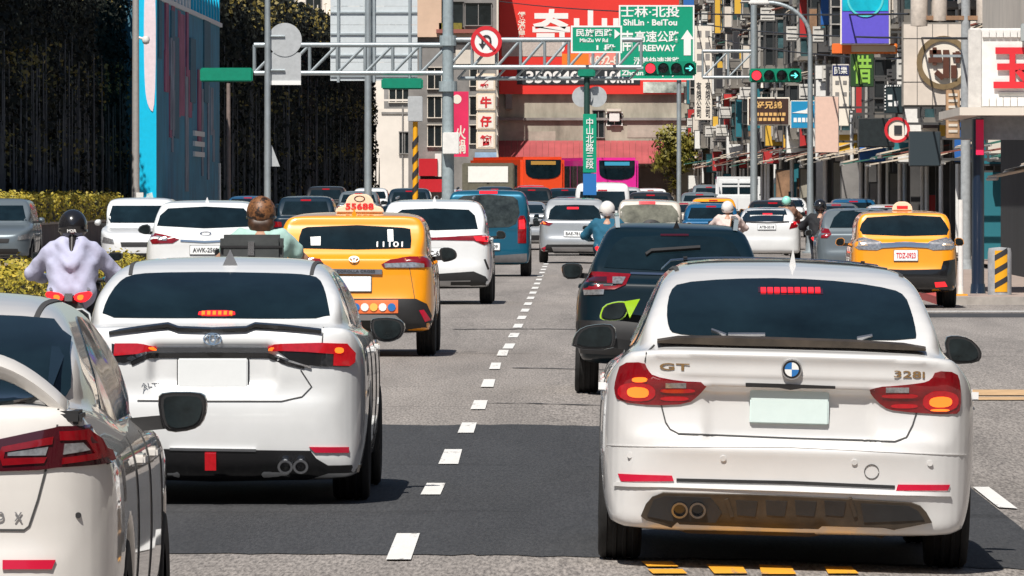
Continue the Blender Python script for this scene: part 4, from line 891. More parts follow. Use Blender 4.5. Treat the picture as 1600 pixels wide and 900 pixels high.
b1 = bus('orange bus turning across the far end of the street', -3.0, 486, R(17), ORANGEC, M('board_amber', (.45, .25, .05), .5))
b2 = bus('pink bus behind the street name post at the far end', 1.0, 486, R(15), PINKC, M('board_cyan', (.05, .35, .55), .5))
# ------------------------------------------------------------------ scooters and their riders (seen from behind)
SKIN = M('skin', (.42, .24, .16), .5); DENIM = M('dark_trousers', (.03, .035, .05), .8, noise=.2); HAIR = M('hair', (.012, .009, .008), .45)
def fabric(n, c): return M('fabric_' + n, c, .85, noise=.12, nscale=5, bump=.5, bscale=9)
def cap(n, c, r=.2): return M('helmet_' + n, c, r, 0, .7, noise=.1, nscale=12)
def scooter(label, X, d, bodym, box=False, txt=None, lit=True):
    z = gz(X, d); r = empty('scooter', (X, d, z), label, 'scooter', 'scooters in the traffic')
    f = capsules([((0, .0, .66), (0, .42, .60), .12, .12), ((0, -.20, .80), (0, .3, .74), .085, .13), ((-.07, -.1, .6), (-.10, .5, .40), .06, .06), ((.07, -.1, .6), (.10, .5, .40), .06, .06),
                  ((-.1, .5, .33), (-.1, .95, .33), .06, .06), ((.1, .5, .33), (.1, .95, .33), .06, .06), ((-.13, 1.0, .36), (-.10, 1.08, .80), .06, .06), ((.13, 1.0, .36), (.10, 1.08, .80), .06, .06), ((0, 1.0, .4), (0, 1.1, .85), .09, .08), ((-.16, 1.06, .95), (.16, 1.06, .95), .06, .06), ((0, 1.1, .85), (0, 1.05, .97), .07, .06)], .07)
    me, P, fs = nets(f, (-.3, -.36, .2), (.3, 1.26, 1.06), .025, 'scooter_body'); link('body', me, bodym, r)
    f = capsules([((0, .0, .76), (0, .25, .77), .10, .11), ((0, .25, .77), (0, .48, .77), .11, .09)], .05); me, P, fs = nets(f, (-.16, -.26, .66), (.16, .62, .94), .025, 'seat'); link('seat', me, BLACKP, r)
    tm, rm = wheel(.25, .11)
    for wy in (-.02, 1.24): t = link('wheel', tm, None, r); t.location = (0, wy, .25); link('rim', rm, None, t)
    MB().tube((0, 1.08, .9), (0, 1.25, .27), .03).build('fork', BLACKP, r)
    hb = MB().tube((-.33, .98, 1.0), (.33, .98, 1.0), .018).build('handlebar', BLACKP, r)
    for sx in (-1, 1):
        MB().tube((sx * .25, .98, 1.0), (sx * .34, 1.0, 1.20), .008).build('mirror_stem', BLACKP, r)
        m = MB().prism(chaikin([(sx * .27, 1.17), (sx * .27, 1.25), (sx * .42, 1.26), (sx * .42, 1.18)], 1), .98, 1.02).build('mirror', BLACKP, r); MB().prism([(sx * .285, 1.185), (sx * .285, 1.24), (sx * .405, 1.245), (sx * .405, 1.19)], .972, .985).build('mirror_glass', MIRROR, m)
        l = MB().prism(chaikin([(sx * .04, .83), (sx * .05, .89), (sx * .22, .915), (sx * .20, .85), (sx * .13, .80)], 1), -.34, -.18).build('tail_lamp', LAMPLIT if lit else LAMPRED, r, bevel=.01)
        if lit: MB().prism(chaikin([(sx * .08, .83), (sx * .08, .875), (sx * .14, .88), (sx * .13, .83)], 1), -.348, -.338).build('lit_bulb', LAMPHOT, l)
        MB().tube((sx * .17, -.20, .93), (sx * .17, .2, .86), .015).build('grab_rail', ALLOY, r)
    MB().box(-.035, .035, -.35, -.20, .82, .89).build('lamp_centre', CHROME, r)
    MB().box(-.10, .10, -.36, -.20, .46, .50).build('mudguard', BLACKP, r)
    p = MB().box(-.12, .12, -.37, -.355, .48, .63).build('licence_plate', PLATE, r)
    text('lettering', txt or 'MQA-318', INK, .19, .07, (0, -.372, .555), p, .01, .004)
    MB().tube((.13, -.28, .38), (.13, .2, .33), .05, .03).build('exhaust', ALLOY, r)
    if box:
        b = MB().box(-.30, .30, -.62, -.20, 1.08, 1.40).build('top_box', M('box_grey', (.055, .06, .06), .5, noise=.2), r, bevel=.035)
        MB().box(-.302, .302, -.63, -.19, 1.275, 1.295).build('lid_rim', BLACKP, b); MB().box(-.03, .03, -.645, -.62, 1.20, 1.33).build('latch', CHROME, b)
        for sx in (-1, 1): MB().tube((sx * .15, -.4, 1.08), (sx * .15, -.2, .84), .014).build('box_bracket', ALLOY, b)
    return r
def tortoise():
    m = M('helmet_tortoise', (.2, .09, .03), .5, noise=.9, nscale=16); r = [n for n in m.node_tree.nodes if n.type == 'VALTORGB'][0]; e = r.color_ramp.elements
    for p_, c_ in ((.42, (.02, .009, .005)), (.5, (.26, .11, .04)), (.58, (.05, .02, .01))): k = e.new(p_); k.color = (*c_, 1)
    return m
GLV = None
def glove_mesh():
    global GLV
    if GLV is None:
        pr = [((0, 0, 0), (0, .07, .005), .03, .034)]
        for k, (x, l) in enumerate(((-.028, .85), (-.009, 1.), (.010, .95), (.028, .75))):
            pr += [((x, .06, .012), (x, .06 + .035 * l, .012), .010, .010), ((x, .06 + .035 * l, .012), (x, .06 + .045 * l, -.025), .0095, .009), ((x, .06 + .045 * l, -.025), (x, .065, -.035), .009, .008)]
        pr += [((-.025, .01, 0), (-.052, .05, -.01), .012, .010), ((-.052, .05, -.01), (-.040, .085, -.03), .010, .009)]
        GLV = nets(capsules(pr, .006), (-.08, -.05, -.07), (.06, .14, .06), .008, 'hand')[0]
    return GLV
RIDERS = {}
def rider(label, X, d, jm, hm, sleeve=None, gm=None, hood=False, sc=1., back=0., bare=False):
    z = gz(X, d); r = empty('person', (X, d, z), label, 'person', 'scooter riders'); r.scale = (sc,) * 3
    def arms(f): return [q for sx in (-1, 1) for q in (((sx * .19, .30, 1.27), (sx * .37, .47, 1.07), .062 * f, .052 * f), ((sx * .37, .47, 1.07), (sx * .31, .86, 1.01), .050 * f, .036 * f))]
    legs = [q for sx in (-1, 1) for q in (((sx * .10, .22, .93), (sx * .17, .62, .86), .085, .068), ((sx * .17, .62, .86), (sx * .13, .66, .46), .062, .048), ((sx * .13, .64, .43), (sx * .13, .82, .40), .045, .04))]
    k = 'body'
    if k not in RIDERS:
        pr = [((0, .22, .95), (0, .28, 1.22), .13, .13), ((-.13, .30, 1.27), (.13, .30, 1.27), .06, .06), ((0, .32, 1.27), (0, .345, 1.42), .055, .05), ((0, .345, 1.47), (0, .355, 1.53), .088, .092), ((0, .44, 1.47), (0, .462, 1.465), .015, .012)] + arms(1) + legs
        me = nets(capsules(pr, .03), (-.5, .02, .3), (.5, 1.0, 1.68), .022, 'body')[0]
        co = np.zeros(len(me.vertices) * 3); me.vertices.foreach_get('co', co); co = co.reshape(-1, 3)
        me.materials.append(SKIN); me.materials.append(DENIM)
        me.polygons.foreach_set('material_index', [int(co[list(p.vertices)].mean(0)[2] < .97 and abs(co[p.vertices[0]][0]) < .29) for p in me.polygons]); RIDERS[k] = me
    link('body', RIDERS[k], None, r)
    k = 'jacket%d%d' % (hood, bare)
    if k not in RIDERS:
        pr = [((-.06, .19, .90), (-.06, .25, 1.12), .165, .155), ((.06, .19, .90), (.06, .25, 1.12), .165, .155), ((-.07, .26, 1.12), (-.055, .29, 1.25), .15, .10), ((.07, .26, 1.12), (.055, .29, 1.25), .15, .10), ((-.15, .29, 1.255), (.15, .29, 1.255), .075, .075), ((-.16, .28, 1.05), (-.18, .30, 1.22), .07, .07), ((.16, .28, 1.05), (.18, .30, 1.22), .07, .07)]
        A = arms(1.36)
        if bare: A = [(a, tuple(a[i] + (b[i] - a[i]) * .6 for i in range(3)), ra, ra) for a, b, ra, rb in A if ra > .08]
        pr += A
        if hood: pr += [((-.09, .21, 1.33), (-.015, .08, 1.15), .05, .045), ((.09, .21, 1.33), (.015, .08, 1.15), .05, .045), ((-.10, .27, 1.35), (.10, .27, 1.35), .05, .05)]
        f0 = capsules(pr, .05)
        def f(x, y, z_):
            return f0(x, y, z_) + .0045 * np.sin(z_ * 44 + x * 21 + 2 * np.sin(x * 9)) * np.sin(x * 13 + 3 * y + z_ * 7) + .004 * np.sin(z_ * 23 - np.abs(x) * 52 + y * 9)
        RIDERS[k] = nets(f, (-.55, -.05, .68), (.55, 1.0, 1.46), .018, 'jacket')[0]
    o = link('jacket', RIDERS[k], jm, r)
    if o.material_slots: o.material_slots[0].link = 'OBJECT'; o.material_slots[0].material = jm
    if 'helmet' not in RIDERS:
        sh = ellip((0, .345, 1.50), (.132, .150, .150)); inn = ellip((0, .36, 1.47), (.108, .125, .13)); fr = rbox((0, .55, 1.42), (.10, .16, .13), .04); bt = rbox((0, .3, 1.28), (.3, .3, .10), .02)
        def f(x, y, z_): return smax(smax(smax(sh(x, y, z_), -inn(x, y, z_), .01), -fr(x, y, z_), .02), -bt(x, y, z_), .02)
        RIDERS['helmet'] = nets(f, (-.16, .17, 1.3), (.16, .53, 1.68), .014, 'helmet')[0]
    o = link('helmet', RIDERS['helmet'], hm, r); o.material_slots[0].link = 'OBJECT'; o.material_slots[0].material = hm
    MB().lathe([(.134, -.012), (.137, 0), (.134, .012)], (0, .345, 1.455), n=28).build('helmet_band', GLOSSB, o).scale = (1, 1, 1)
    if bare:
        hr = nets(capsules([((-.05, .29, 1.40), (.05, .29, 1.40), .07, .07), ((-.05, .27, 1.38), (-.06, .25, 1.27), .05, .025), ((.05, .27, 1.38), (.06, .25, 1.27), .05, .025), ((0, .26, 1.38), (0, .23, 1.25), .05, .025)], .03), (-.2, .1, 1.2), (.2, .42, 1.52), .015, 'hair')[0]; link('hair', hr, M('hair_brown', (.05, .022, .010), .5, noise=.5, nscale=25), r)
    if hood: MB().tube((0, .24, 1.40), (0, .10, 1.22), .035, .018, n=10).build('ponytail', HAIR, r, 60)
    for sx in (-1, 1):
        g = link('glove', glove_mesh(), gm or SKIN, r); g.location = (sx * .30, .88, 1.025); g.scale = (sx, 1, 1)
        if g.material_slots: g.material_slots[0].link = 'OBJECT'; g.material_slots[0].material = gm or SKIN
        MB().prism(chaikin([(sx * .13 - .05, .40), (sx * .13 + .05, .40), (sx * .13 + .045, .47), (sx * .13 - .045, .47)], 1), .58, .85).build('shoe', BLACKP, r, bevel=.02)
    return r
scooter('black scooter with twin lit tail lamps between the two white saloons on the left', -4.80, 81.5, BLACKC)
p = rider('rider in a pale lavender hoodie and black helmet, seen from behind', -4.80, 81.5, fabric('lavender', (.44, .45, .60)), cap('black', (.012, .012, .014)), gm=M('glove_teal', (.02, .25, .32), .6), hood=True)
text('lettering', 'M2R', INKW, .085, .028, (0, .178, 1.455), p, .02, .006)
scooter('scooter carrying a large dark grey top box, behind the white saloon roof', -3.34, 86.8, GREYC, box=True)
rider('rider in a mint shirt and brown patterned helmet behind the grey top box', -3.28, 86.8, fabric('mint', (.36, .55, .50)), tortoise(), bare=True, sc=1.075)
scooter('black scooter next to the beige crossover', .15, 152, BLACKC); rider('rider in a teal jacket and white helmet beside the silver crossover', .15, 152, fabric('teal', (.01, .10, .17)), cap('white', (.72, .70, .66)), gm=BLACKP, sc=1.02)
scooter('white scooter left of the white saloon in the right lane', 2.83, 196, WHITE); rider('rider in a pale pink top and white helmet left of the white saloon', 2.83, 196, fabric('blush', (.62, .50, .46)), cap('white', (.72, .70, .66)), sc=1.03)
scooter('black scooter with a pale plate right of the white saloon', 4.86, 196, BLACKC, txt='785-MKT'); rider('rider dressed all in black with a black helmet, right of the white saloon', 4.86, 196, fabric('black', (.012, .013, .016)), cap('black', (.012, .012, .014)), gm=BLACKP, sc=1.05)
scooter('dark scooter just past the white saloon in the right lane', 5.36, 255, GREYC); rider('rider with a mint green helmet and brown jacket above the white saloon boot', 5.36, 255, fabric('brown', (.22, .12, .08)), cap('mint', (.30, .72, .60)), sc=1.03)
scooter('silver scooter in front of the grey hatchback', 5.62, 172, SILVER); rider('rider in a dark blue jacket and grey helmet in front of the grey hatchback', 5.62, 172, fabric('navy', (.015, .03, .06)), cap('grey', (.16, .17, .18)), sc=.95)
# ------------------------------------------------------------------ left side: median, hedges, vine-clad wall, mural
def leafmat(name, cols, rough=.55):
    m = bpy.data.materials.new(name); m.use_nodes = True; t = m.node_tree; b = t.nodes['Principled BSDF']; b.inputs['Roughness'].default_value = rough
    tc = t.nodes.new('ShaderNodeTexCoord'); n = t.nodes.new('ShaderNodeTexNoise'); n.inputs['Scale'].default_value = 2.2; n.inputs['Detail'].default_value = 8; n.inputs['Roughness'].default_value = .8
    t.links.new(tc.outputs['Object'], n.inputs['Vector']); r = t.nodes.new('ShaderNodeValToRGB'); e = r.color_ramp.elements
    while len(e) < len(cols): e.new(.5)
    for i, cc in enumerate(cols): e[i].position = .3 + .4 * i / (len(cols) - 1); e[i].color = (*cc, 1)
    t.links.new(n.outputs[0], r.inputs[0]); t.links.new(r.outputs[0], b.inputs['Base Color']); return m
HEDGE = leafmat('hedge_leaf', [(.06, .075, .012), (.22, .20, .022), (.48, .36, .035), (.40, .16, .03)])
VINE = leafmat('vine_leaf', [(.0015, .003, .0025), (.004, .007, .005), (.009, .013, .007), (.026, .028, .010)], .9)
VINEL = leafmat('vine_leaf_dry', [(.10, .09, .02), (.22, .16, .03)]); TREEL = leafmat('tree_leaf', [(.05, .055, .01), (.17, .15, .02), (.36, .28, .05)])
BARK = M('bark', (.09, .07, .05), .9, noise=.4, nscale=6); STEM = M('dry_stem', (.10, .105, .11), .9, noise=.4, nscale=3)
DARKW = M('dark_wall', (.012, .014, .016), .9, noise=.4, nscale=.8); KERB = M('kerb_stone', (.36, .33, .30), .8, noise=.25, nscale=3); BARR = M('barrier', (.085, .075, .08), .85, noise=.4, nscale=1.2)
rng = np.random.default_rng(3)
def leaves(name, pts, nrm, size, mat, parent, asp=1.5):
    """many small bent leaves at the given points"""
    n = len(pts); a = rng.normal(size=(n, 3)); nn = nrm + a * .55; nn /= np.linalg.norm(nn, axis=1)[:, None]
    u = np.cross(nn, rng.normal(size=(n, 3))); u /= np.linalg.norm(u, axis=1)[:, None]; v = np.cross(nn, u)
    s = size * rng.uniform(.6, 1.4, n)[:, None]
    P = np.stack([pts - u * s * asp * .5, pts + v * s * .5 + nn * s * .12, pts + u * s * asp * .5, pts - v * s * .5 + nn * s * .12], 1).reshape(-1, 3)
    me = bpy.data.meshes.new(name); me.vertices.add(n * 4); me.vertices.foreach_set('co', P.ravel())
    me.loops.add(n * 4); me.loops.foreach_set('vertex_index', np.arange(n * 4, dtype=np.int32)); me.polygons.add(n); me.polygons.foreach_set('loop_start', np.arange(0, n * 4, 4, dtype=np.int32))
    me.update(calc_edges=True); o = link(name, me, mat, parent); o['kind'] = 'stuff'; return o
def hedge(label, x0, x1, y0, y1, z0, z1, n, size, group=None):
    r = empty('hedge', ((x0 + x1) / 2, y0, z0), label, 'hedge', group); w, l, h = (x1 - x0) / 2, y1 - y0, z1 - z0
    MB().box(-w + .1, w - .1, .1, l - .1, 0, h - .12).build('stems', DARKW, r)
    k = n // 2; top = np.stack([rng.uniform(-w, w, k), rng.uniform(0, l, k), h - .06 + .07 * rng.normal(size=k)], 1); top[:, 2] += .06 * np.sin(top[:, 1] * 1.9) + .04 * np.sin(top[:, 1] * 5.1 + top[:, 0] * 4)
    k2 = n - k; sd_ = rng.integers(0, 3, k2); sx = np.where(sd_ == 0, w, -w); sf = np.stack([np.where(sd_ < 2, sx * rng.uniform(.85, 1.03, k2), rng.uniform(-w, w, k2)), np.where(sd_ < 2, rng.uniform(0, l, k2), rng.uniform(-.05, .2, k2)), h * rng.uniform(0, 1.02, k2)], 1)
    ns = np.stack([np.where(sd_ == 0, 1., np.where(sd_ == 1, -1., 0.)), np.where(sd_ == 2, -1., -.3), np.full(k2, .3)], 1)
    leaves('foliage', np.concatenate([top, sf]), np.concatenate([np.tile([0, -.2, 1.], (k, 1)), ns]), size, HEDGE, r); return r
med = sheet('median_strip', -8.7, -7.2, 88, 330, KERB, .13)
ky = [88., 100., 230., 300., 330.]; MB().xprism([(y, gz(-7.1, y) - .02) for y in ky] + [(y, gz(-7.1, y) + .131) for y in reversed(ky)], -7.205, -7.06).build('median_kerb', KERB)['kind'] = 'structure'
hedge('low golden hedge on the median behind the lavender rider', -8.5, -7.45, 92, 148, .13, .74, 30000, .045)
w = empty('planter_wall', (-15.3, 180, gz(-15.3, 200)), 'long low dark planter wall below the tall hedge on the left', 'wall')
for k in range(11): MB().box(-.9, 0, k * 10, k * 10 + 9.96, -.3, .92).build('wall_panel', BARR, w, bevel=.01); MB().box(-.95, .05, k * 10, k * 10 + 9.97, 0.92, 1.0).build('coping', KERB, w)
sheet('footpath', -15.25, -13.9, 180, 330, PAV, .02)
hedge('tall bushy golden hedge along the foot of the vine wall', -16.3, -15.15, 181, 286, gz(-15.3, 230) + .98, gz(-15.3, 230) + 1.68, 30000, .065)
# vine-clad side of the elevated road
def vine(label, x, y0, y1, h0, h1, n, size, stems):
    z = gz(x, y0); r = empty('vine_wall', (x, y0, z), label, 'vine wall'); l = y1 - y0
    MB().add([(a, b, c_) for a in (-1.5, -.35) for b, c_ in ((0, -.3), (l, -.3), (l, h1), (0, h0))], [(0, 1, 2, 3), (7, 6, 5, 4), (0, 4, 5, 1), (1, 5, 6, 2), (2, 6, 7, 3), (3, 7, 4, 0)]).build('wall', DARKW, r)
    st = MB()
    for k in range(stems):
        yy = rng.uniform(.3, l - .3); hh = (h0 + (h1 - h0) * yy / l) * rng.uniform(.2, .75); a = (rng.uniform(-.15, .25), yy, 0); b = (a[0] + rng.uniform(-.05, .05), yy + rng.uniform(-.5, .5), hh); st.tube(a, b, rng.uniform(.03, .09), .02, 5, False)
    o = st.build('hanging_stems', STEM, r); o['kind'] = 'stuff'
    yy = rng.uniform(0, l, n); col = np.sin(yy * 1.1) * .5 + np.sin(yy * 2.7 + 1) * .3 + np.sin(yy * .37) * .3
    top = h0 + (h1 - h0) * yy / l; zz = top * rng.uniform(0, 1.03, n) ** .8
    xx = -.18 + .16 * col + rng.uniform(-.25, .22, n) + .12 * np.sin(zz * 2.3 + yy)
    keep = rng.uniform(0, 1, n) < .62 + .4 * col; pts = np.stack([xx, yy, zz], 1)[keep]
    leaves('foliage', pts, np.tile([.8, -.3, .2], (len(pts), 1)), size, VINE, r, 1.7)
    k = n // 150; yy = rng.uniform(0, l, k); zz = (h0 + (h1 - h0) * yy / l) * rng.choice([1., .98, .6, .35, .1], k) * rng.uniform(.9, 1.02, k); c0 = np.stack([np.full(k, .1), yy, zz], 1)
    leaves('dry_leaves', np.repeat(c0, 5, 0) + rng.normal(size=(k * 5, 3)) * [.06, .3, .35], np.tile([.3, -.6, .6], (k * 5, 1)), size * .8, VINEL, r); return r
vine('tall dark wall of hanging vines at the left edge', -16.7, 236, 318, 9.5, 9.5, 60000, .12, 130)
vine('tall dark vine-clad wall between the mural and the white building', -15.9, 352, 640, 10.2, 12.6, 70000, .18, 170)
# the mural
MUR = M('mural_teal', (.008, .22, .36), .6, noise=.35, nscale=.5); CYAN = M('mural_cyan', (.0, .52, .80), .5, noise=.06); PALE = M('mural_pale', (.78, .66, .70), .6, noise=.08); MGREY = M('mural_grey', (.24, .27, .33), .7, noise=.5, nscale=.8); MPINK = M('mural_rose', (.34, .10, .18), .7, noise=.5, nscale=.8); SLATE = M('slate_blue', (.05, .15, .21), .7, noise=.25)
z = gz(-14.8, 300); mw = empty('mural_wall', (-14.8, 300, z), 'tall teal painted wall with a bright cyan edge, between two vine walls', 'mural')
MB().box(-.64, 0, 0, 50, -.3, 9.0).build('wall', MUR, mw)
MB().box(-.65, .002, -.06, 0, -.3, 9.0).build('cyan_edge', CYAN, mw)
MB().prism(chaikin([(-.36, 9), (-.42, 7.5), (-.40, 5.2), (-.28, 4.4), (-.02, 4.2), (-.01, 9)], 2), -.09, -.055).build('pale_panel', PALE, mw)
MB().prism(chaikin([(-.40, -.2), (-.40, 1.5), (-.05, 1.6), (-.02, -.2)], 1), -.09, -.055).build('pale_panel', M('mural_ice', (.55, .72, .78), .6, noise=.4, nscale=3), mw)
for k in range(26):
    y0 = rng.uniform(.5, 46); hh = rng.uniform(1, 4.5); z0 = rng.uniform(3.2, 6.5) if k % 3 else rng.uniform(.8, 4); MB().box(.0, .015 + .002 * k, y0, y0 + rng.uniform(1.2, 4.5), z0, min(8.1, z0 + hh)).build('painted_tower', [MGREY, MPINK, SLATE][k % 3], mw)
for k in range(3): MB().box(0, .085, 27, 35, 2.9 + k * .38, 3.08 + k * .38).build('painted_bar', INKW, mw)
text('lettering', 'TAIPEI CITY ART', MGREY, 34, .75, (.03, 25, .9), mw, .02, .02, (R(90), 0, R(90)))
for k in range(20): MB().box(-.06, .06, .6 + k * 2.5, 1.4 + k * 2.5, 8.2, 9.6).build('top_slat', CYAN if k > 9 else INKW, mw)
MB().box(-.08, .08, .2, 50.8, 8.05, 8.2).build('top_rail', INKW, mw)
z = gz(-16.2, 318); MB().box(-17.3, -16.45, 318.2, 326, z - .3, z + 9.4).build('pier', SLATE); tag(bpy.data.objects['pier'], 'slate blue concrete pier between the vine wall and the mural', 'pier')

# ------------------------------------------------------------------ posts, signals, gantry and road signs
GALV = M('galvanised', (.40, .45, .47), .45, .5, noise=.15, nscale=3); GALVD = M('painted_steel', (.30, .36, .38), .5, noise=.15); SIGNG = M('sign_green', (.0, .30, .17), .45, noise=.05); SIGNB = M('sign_back', (.50, .52, .53), .5, .3, noise=.1); HOUSE = M('signal_green', (.0, .22, .13), .45, noise=.1); PWHITE = M('enamel_white', (.76, .75, .72), .5, noise=.08)
def post(label, px, d, r, ytop, cat='post', mat=GALV, ybase=None, taper=.8):
    X, zt = W(px, ytop, d); z0 = gz(X, d); o = empty('post', (X, d, z0), label, cat)
    MB().tube((0, 0, -.1), (0, 0, zt - z0), r, r * taper, 16).build('shaft', mat, o, 40); MB().lathe([(r * 2.2, 0), (r * 2.2, .05), (r * 1.3, .06), (r * 1.1, .3)], n=16).build('base', mat, o, 40); return o
def loc(o, px, py, d): X, Z = W(px, py, d); return (X - o.location.x, d - o.location.y, Z - o.location.z)
def signal(o, px0, px1, py, d, lit, name='signal_head', back=False):
    x0, _, z = loc(o, px0, py, d); x1 = loc(o, px1, py, d)[0]; w = (x1 - x0) / 4; h = w * .55
    hd = MB().box(x0 - .02, x1 + .02, -.20, .05, z - h, z + h).build(name, HOUSE, o, bevel=.04)
    hd.location.y = d - o.location.y
    if back:
        for k in range(4): MB().lathe([(w * .36, .05), (w * .36, .22)], (x0 + w * (k + .5), 0, z), 'y', 16).build('visor', HOUSE, hd)
        return hd
    for k in range(4):
        cx = x0 + w * (k + .5); on = lit.get(k); m = {None: M('lens_off', (.012, .014, .016), .2, 0, .5), 'r': M('lens_red', (.5, .02, .03), .3, 0, 0, (1, .03, .05), 1.8), 'g': M('lens_dark', (.01, .05, .045), .3)}[on]
        MB().lathe([(0, -.215), (w * .36, -.21), (w * .38, -.19)], (cx, 0, z), 'y', 20).build('lens', m, hd)
        v = MB(); n = 14; vs = [(cx + w * .43 * math.cos(a), yy, z + w * .43 * math.sin(a)) for a in np.linspace(-.35, PI + .35, n) for yy in (-.19, -.44)]; v.add(vs, [(2 * i, 2 * i + 1, 2 * i + 3, 2 * i + 2) for i in range(n - 1)]).build('visor', HOUSE if on != 'r' else HOUSE, hd, 60)
        if on == 'g':
            a = M('arrow_lit', (.1, .5, .45), .3, 0, 0, (.15, 1, .8), 1.3); q = w * .28
            MB().prism([(cx - q, z - q * .16), (cx + q * .3, z - q * .16), (cx - q * .1, z - q * .62), (cx + q * .25, z - q * .8), (cx + q, z), (cx + q * .25, z + q * .8), (cx - q * .1, z + q * .62), (cx + q * .3, z + q * .16), (cx - q, z + q * .16)], -.235, -.218).build('arrow', a, hd)
    return hd
def truss(o, x0, x1, yt, yb, d, bays, depth=.5, mat=GALV, r=.055):
    t = MB(); a = loc(o, x0, yt, d); b = loc(o, x1, yt, d); zt, zb = a[2], loc(o, x0, yb, d)[2]
    t = empty('truss'); t.parent = o
    for yy in (0, depth):
        for zz in (zt, zb): MB().tube((a[0], yy + a[1], zz), (b[0], yy + a[1], zz), r * 1.25, n=10).build('chord', mat, t, 40)
    for k in range(bays + 1):
        x = a[0] + (b[0] - a[0]) * k / bays
        m = MB()
        for yy in (0, depth): m.tube((x, yy + a[1], zb), (x, yy + a[1], zt), r * .8, n=8, cap=False)
        m.tube((x, a[1], zt), (x, a[1] + depth, zt), r * .7, n=8, cap=False).tube((x, a[1], zb), (x, a[1] + depth, zb), r * .7, n=8, cap=False).build('strut', mat, t, 40)
        if k < bays:
            x2 = a[0] + (b[0] - a[0]) * (k + 1) / bays; m = MB()
            for yy in (0, depth): m.tube((x, yy + a[1], zb if k % 2 == 0 or 1 else zt), (x2, yy + a[1], zt), r * .7, n=8, cap=False)
            m.build('brace', mat, t, 40)
    return t
D = 264
g = post('tall grey gantry post carrying the no-turning disc and both truss arms', 700, D, .19, -60, 'gantry', GALVD)
truss(g, 397, 700, 70, 114, D, 7); truss(g, 700, 1002, 62, 105, D, 8)
t2 = MB(); a = loc(g, 715, 122, D); b = loc(g, 985, 122, D); MB().tube((a[0], .9, a[2]), (b[0], .9, a[2]), .06).build('lower_chord', GALV, g)
for k in range(10):
    x = a[0] + (b[0] - a[0]) * k / 9; MB().tube((x, .9, a[2]), (x + .3, .5, a[2] + .32), .035, n=8).build('hanger', GALV, g)
MB().tube((a[0] - .3, 0, a[2] + .1), (a[0] - .3, .95, a[2]), .06).build('collar_arm', GALVD, g)
cx, cy, cz = loc(g, 760, 65, D); ds = MB().lathe([(0, -.02), (.36, -.02), (.36, .02), (0, .02)], (cx, -.16, cz), 'y', 40).build('no_turning_disc', INKW, g)
MB().lathe([(.345, -.03), (.46, -.03), (.46, .03), (.345, .03), (.345, -.03)], (cx, -.16, cz), 'y', 40).build('red_ring', INKR, ds); MB().tube((cx, -.14, cz), (cx, .0, cz), .08).build('disc_bracket', GALV, ds)
u = MB(); pa = [(.12, -.2), (.12, .05)] + [(.0 + .12 * math.cos(a), .05 + .12 * math.sin(a)) for a in np.linspace(0, PI, 9)] + [(-.12, -.06)]
for (x, z_), (x2, z2) in zip(pa, pa[1:]): u.bar((cx + x, -.185, cz + z_), (cx + x2, -.185, cz + z2), .055)
u.prism([(cx - .22, cz - .06), (cx - .02, cz - .06), (cx - .12, cz - .22)], -.20, -.182); u.build('turn_arrow', INK, ds)
q = .25; MB().prism([(cx - q - .03, cz + q - .03), (cx - q + .03, cz + q + .03), (cx + q + .03, cz - q + .03), (cx + q - .03, cz - q - .03)], -.215, -.20).build('red_bar', INKR, ds)
x, _, z_ = loc(g, 705, 224, D); MB().box(x - .24, x + .24, -.45, -.12, z_ - .32, z_ + .32).build('control_cabinet', PWHITE, g, bevel=.02)
x, _, z_ = loc(g, 700, 135, D); MB().tube((x, 0, z_ - .15), (x, 0, z_ + .15), .27, n=16).build('collar', GALVD, g); MB().tube((x, 0, z_ + 1.2), (x, 0, z_ + 1.5), .25, n=16).build('collar', GALVD, g)
signal(g, 1006, 1087, 107, D, {0: 'r', 3: 'g'}); x, _, z_ = loc(g, 1000, 107, D); MB().tube((x - .1, 0, z_), (x + .25, 0, z_), .06).build('signal_arm', GALV, g)
signal(g, 314, 394, 117, D, {}, back=True); signal(g, 597, 660, 131, D, {}, back=True); x, _, z_ = loc(g, 640, 122, D); MB().tube((x, .0, z_ - .1), (x, 0, z_ + .3), .04).build('signal_hanger', GALV, g)
# big pale back of a direction sign
sg = post('grey post of the large sign seen from its back', 575, 276, .12, -40, 'sign post')
x0, _, z0 = loc(sg, 516, 126, 276); x1, _, z1 = loc(sg, 652, -20, 276); bk = empty('sign_panel'); bk.parent = sg; bk.location = (0, .2, 0)
for k in range(5): MB().box(x0, x1, 0, .04, z0 + (z1 - z0) * k / 5, z0 + (z1 - z0) * (k + .985) / 5).build('panel_sheet', M('panel_pale', (.62, .67, .69), .5, .2, noise=.06), bk)
for f_ in (.09, .5, .91): MB().box(x0 + (x1 - x0) * f_ - .04, x0 + (x1 - x0) * f_ + .04, -.09, .0, z0 - .05, z1).build('panel_rib', GALV, bk)
for f_ in (.05, .27, .5, .73, .95): MB().box(x0, x1, -.05, .0, z0 + (z1 - z0) * f_ - .025, z0 + (z1 - z0) * f_ + .025).build('panel_rib', GALV, bk)
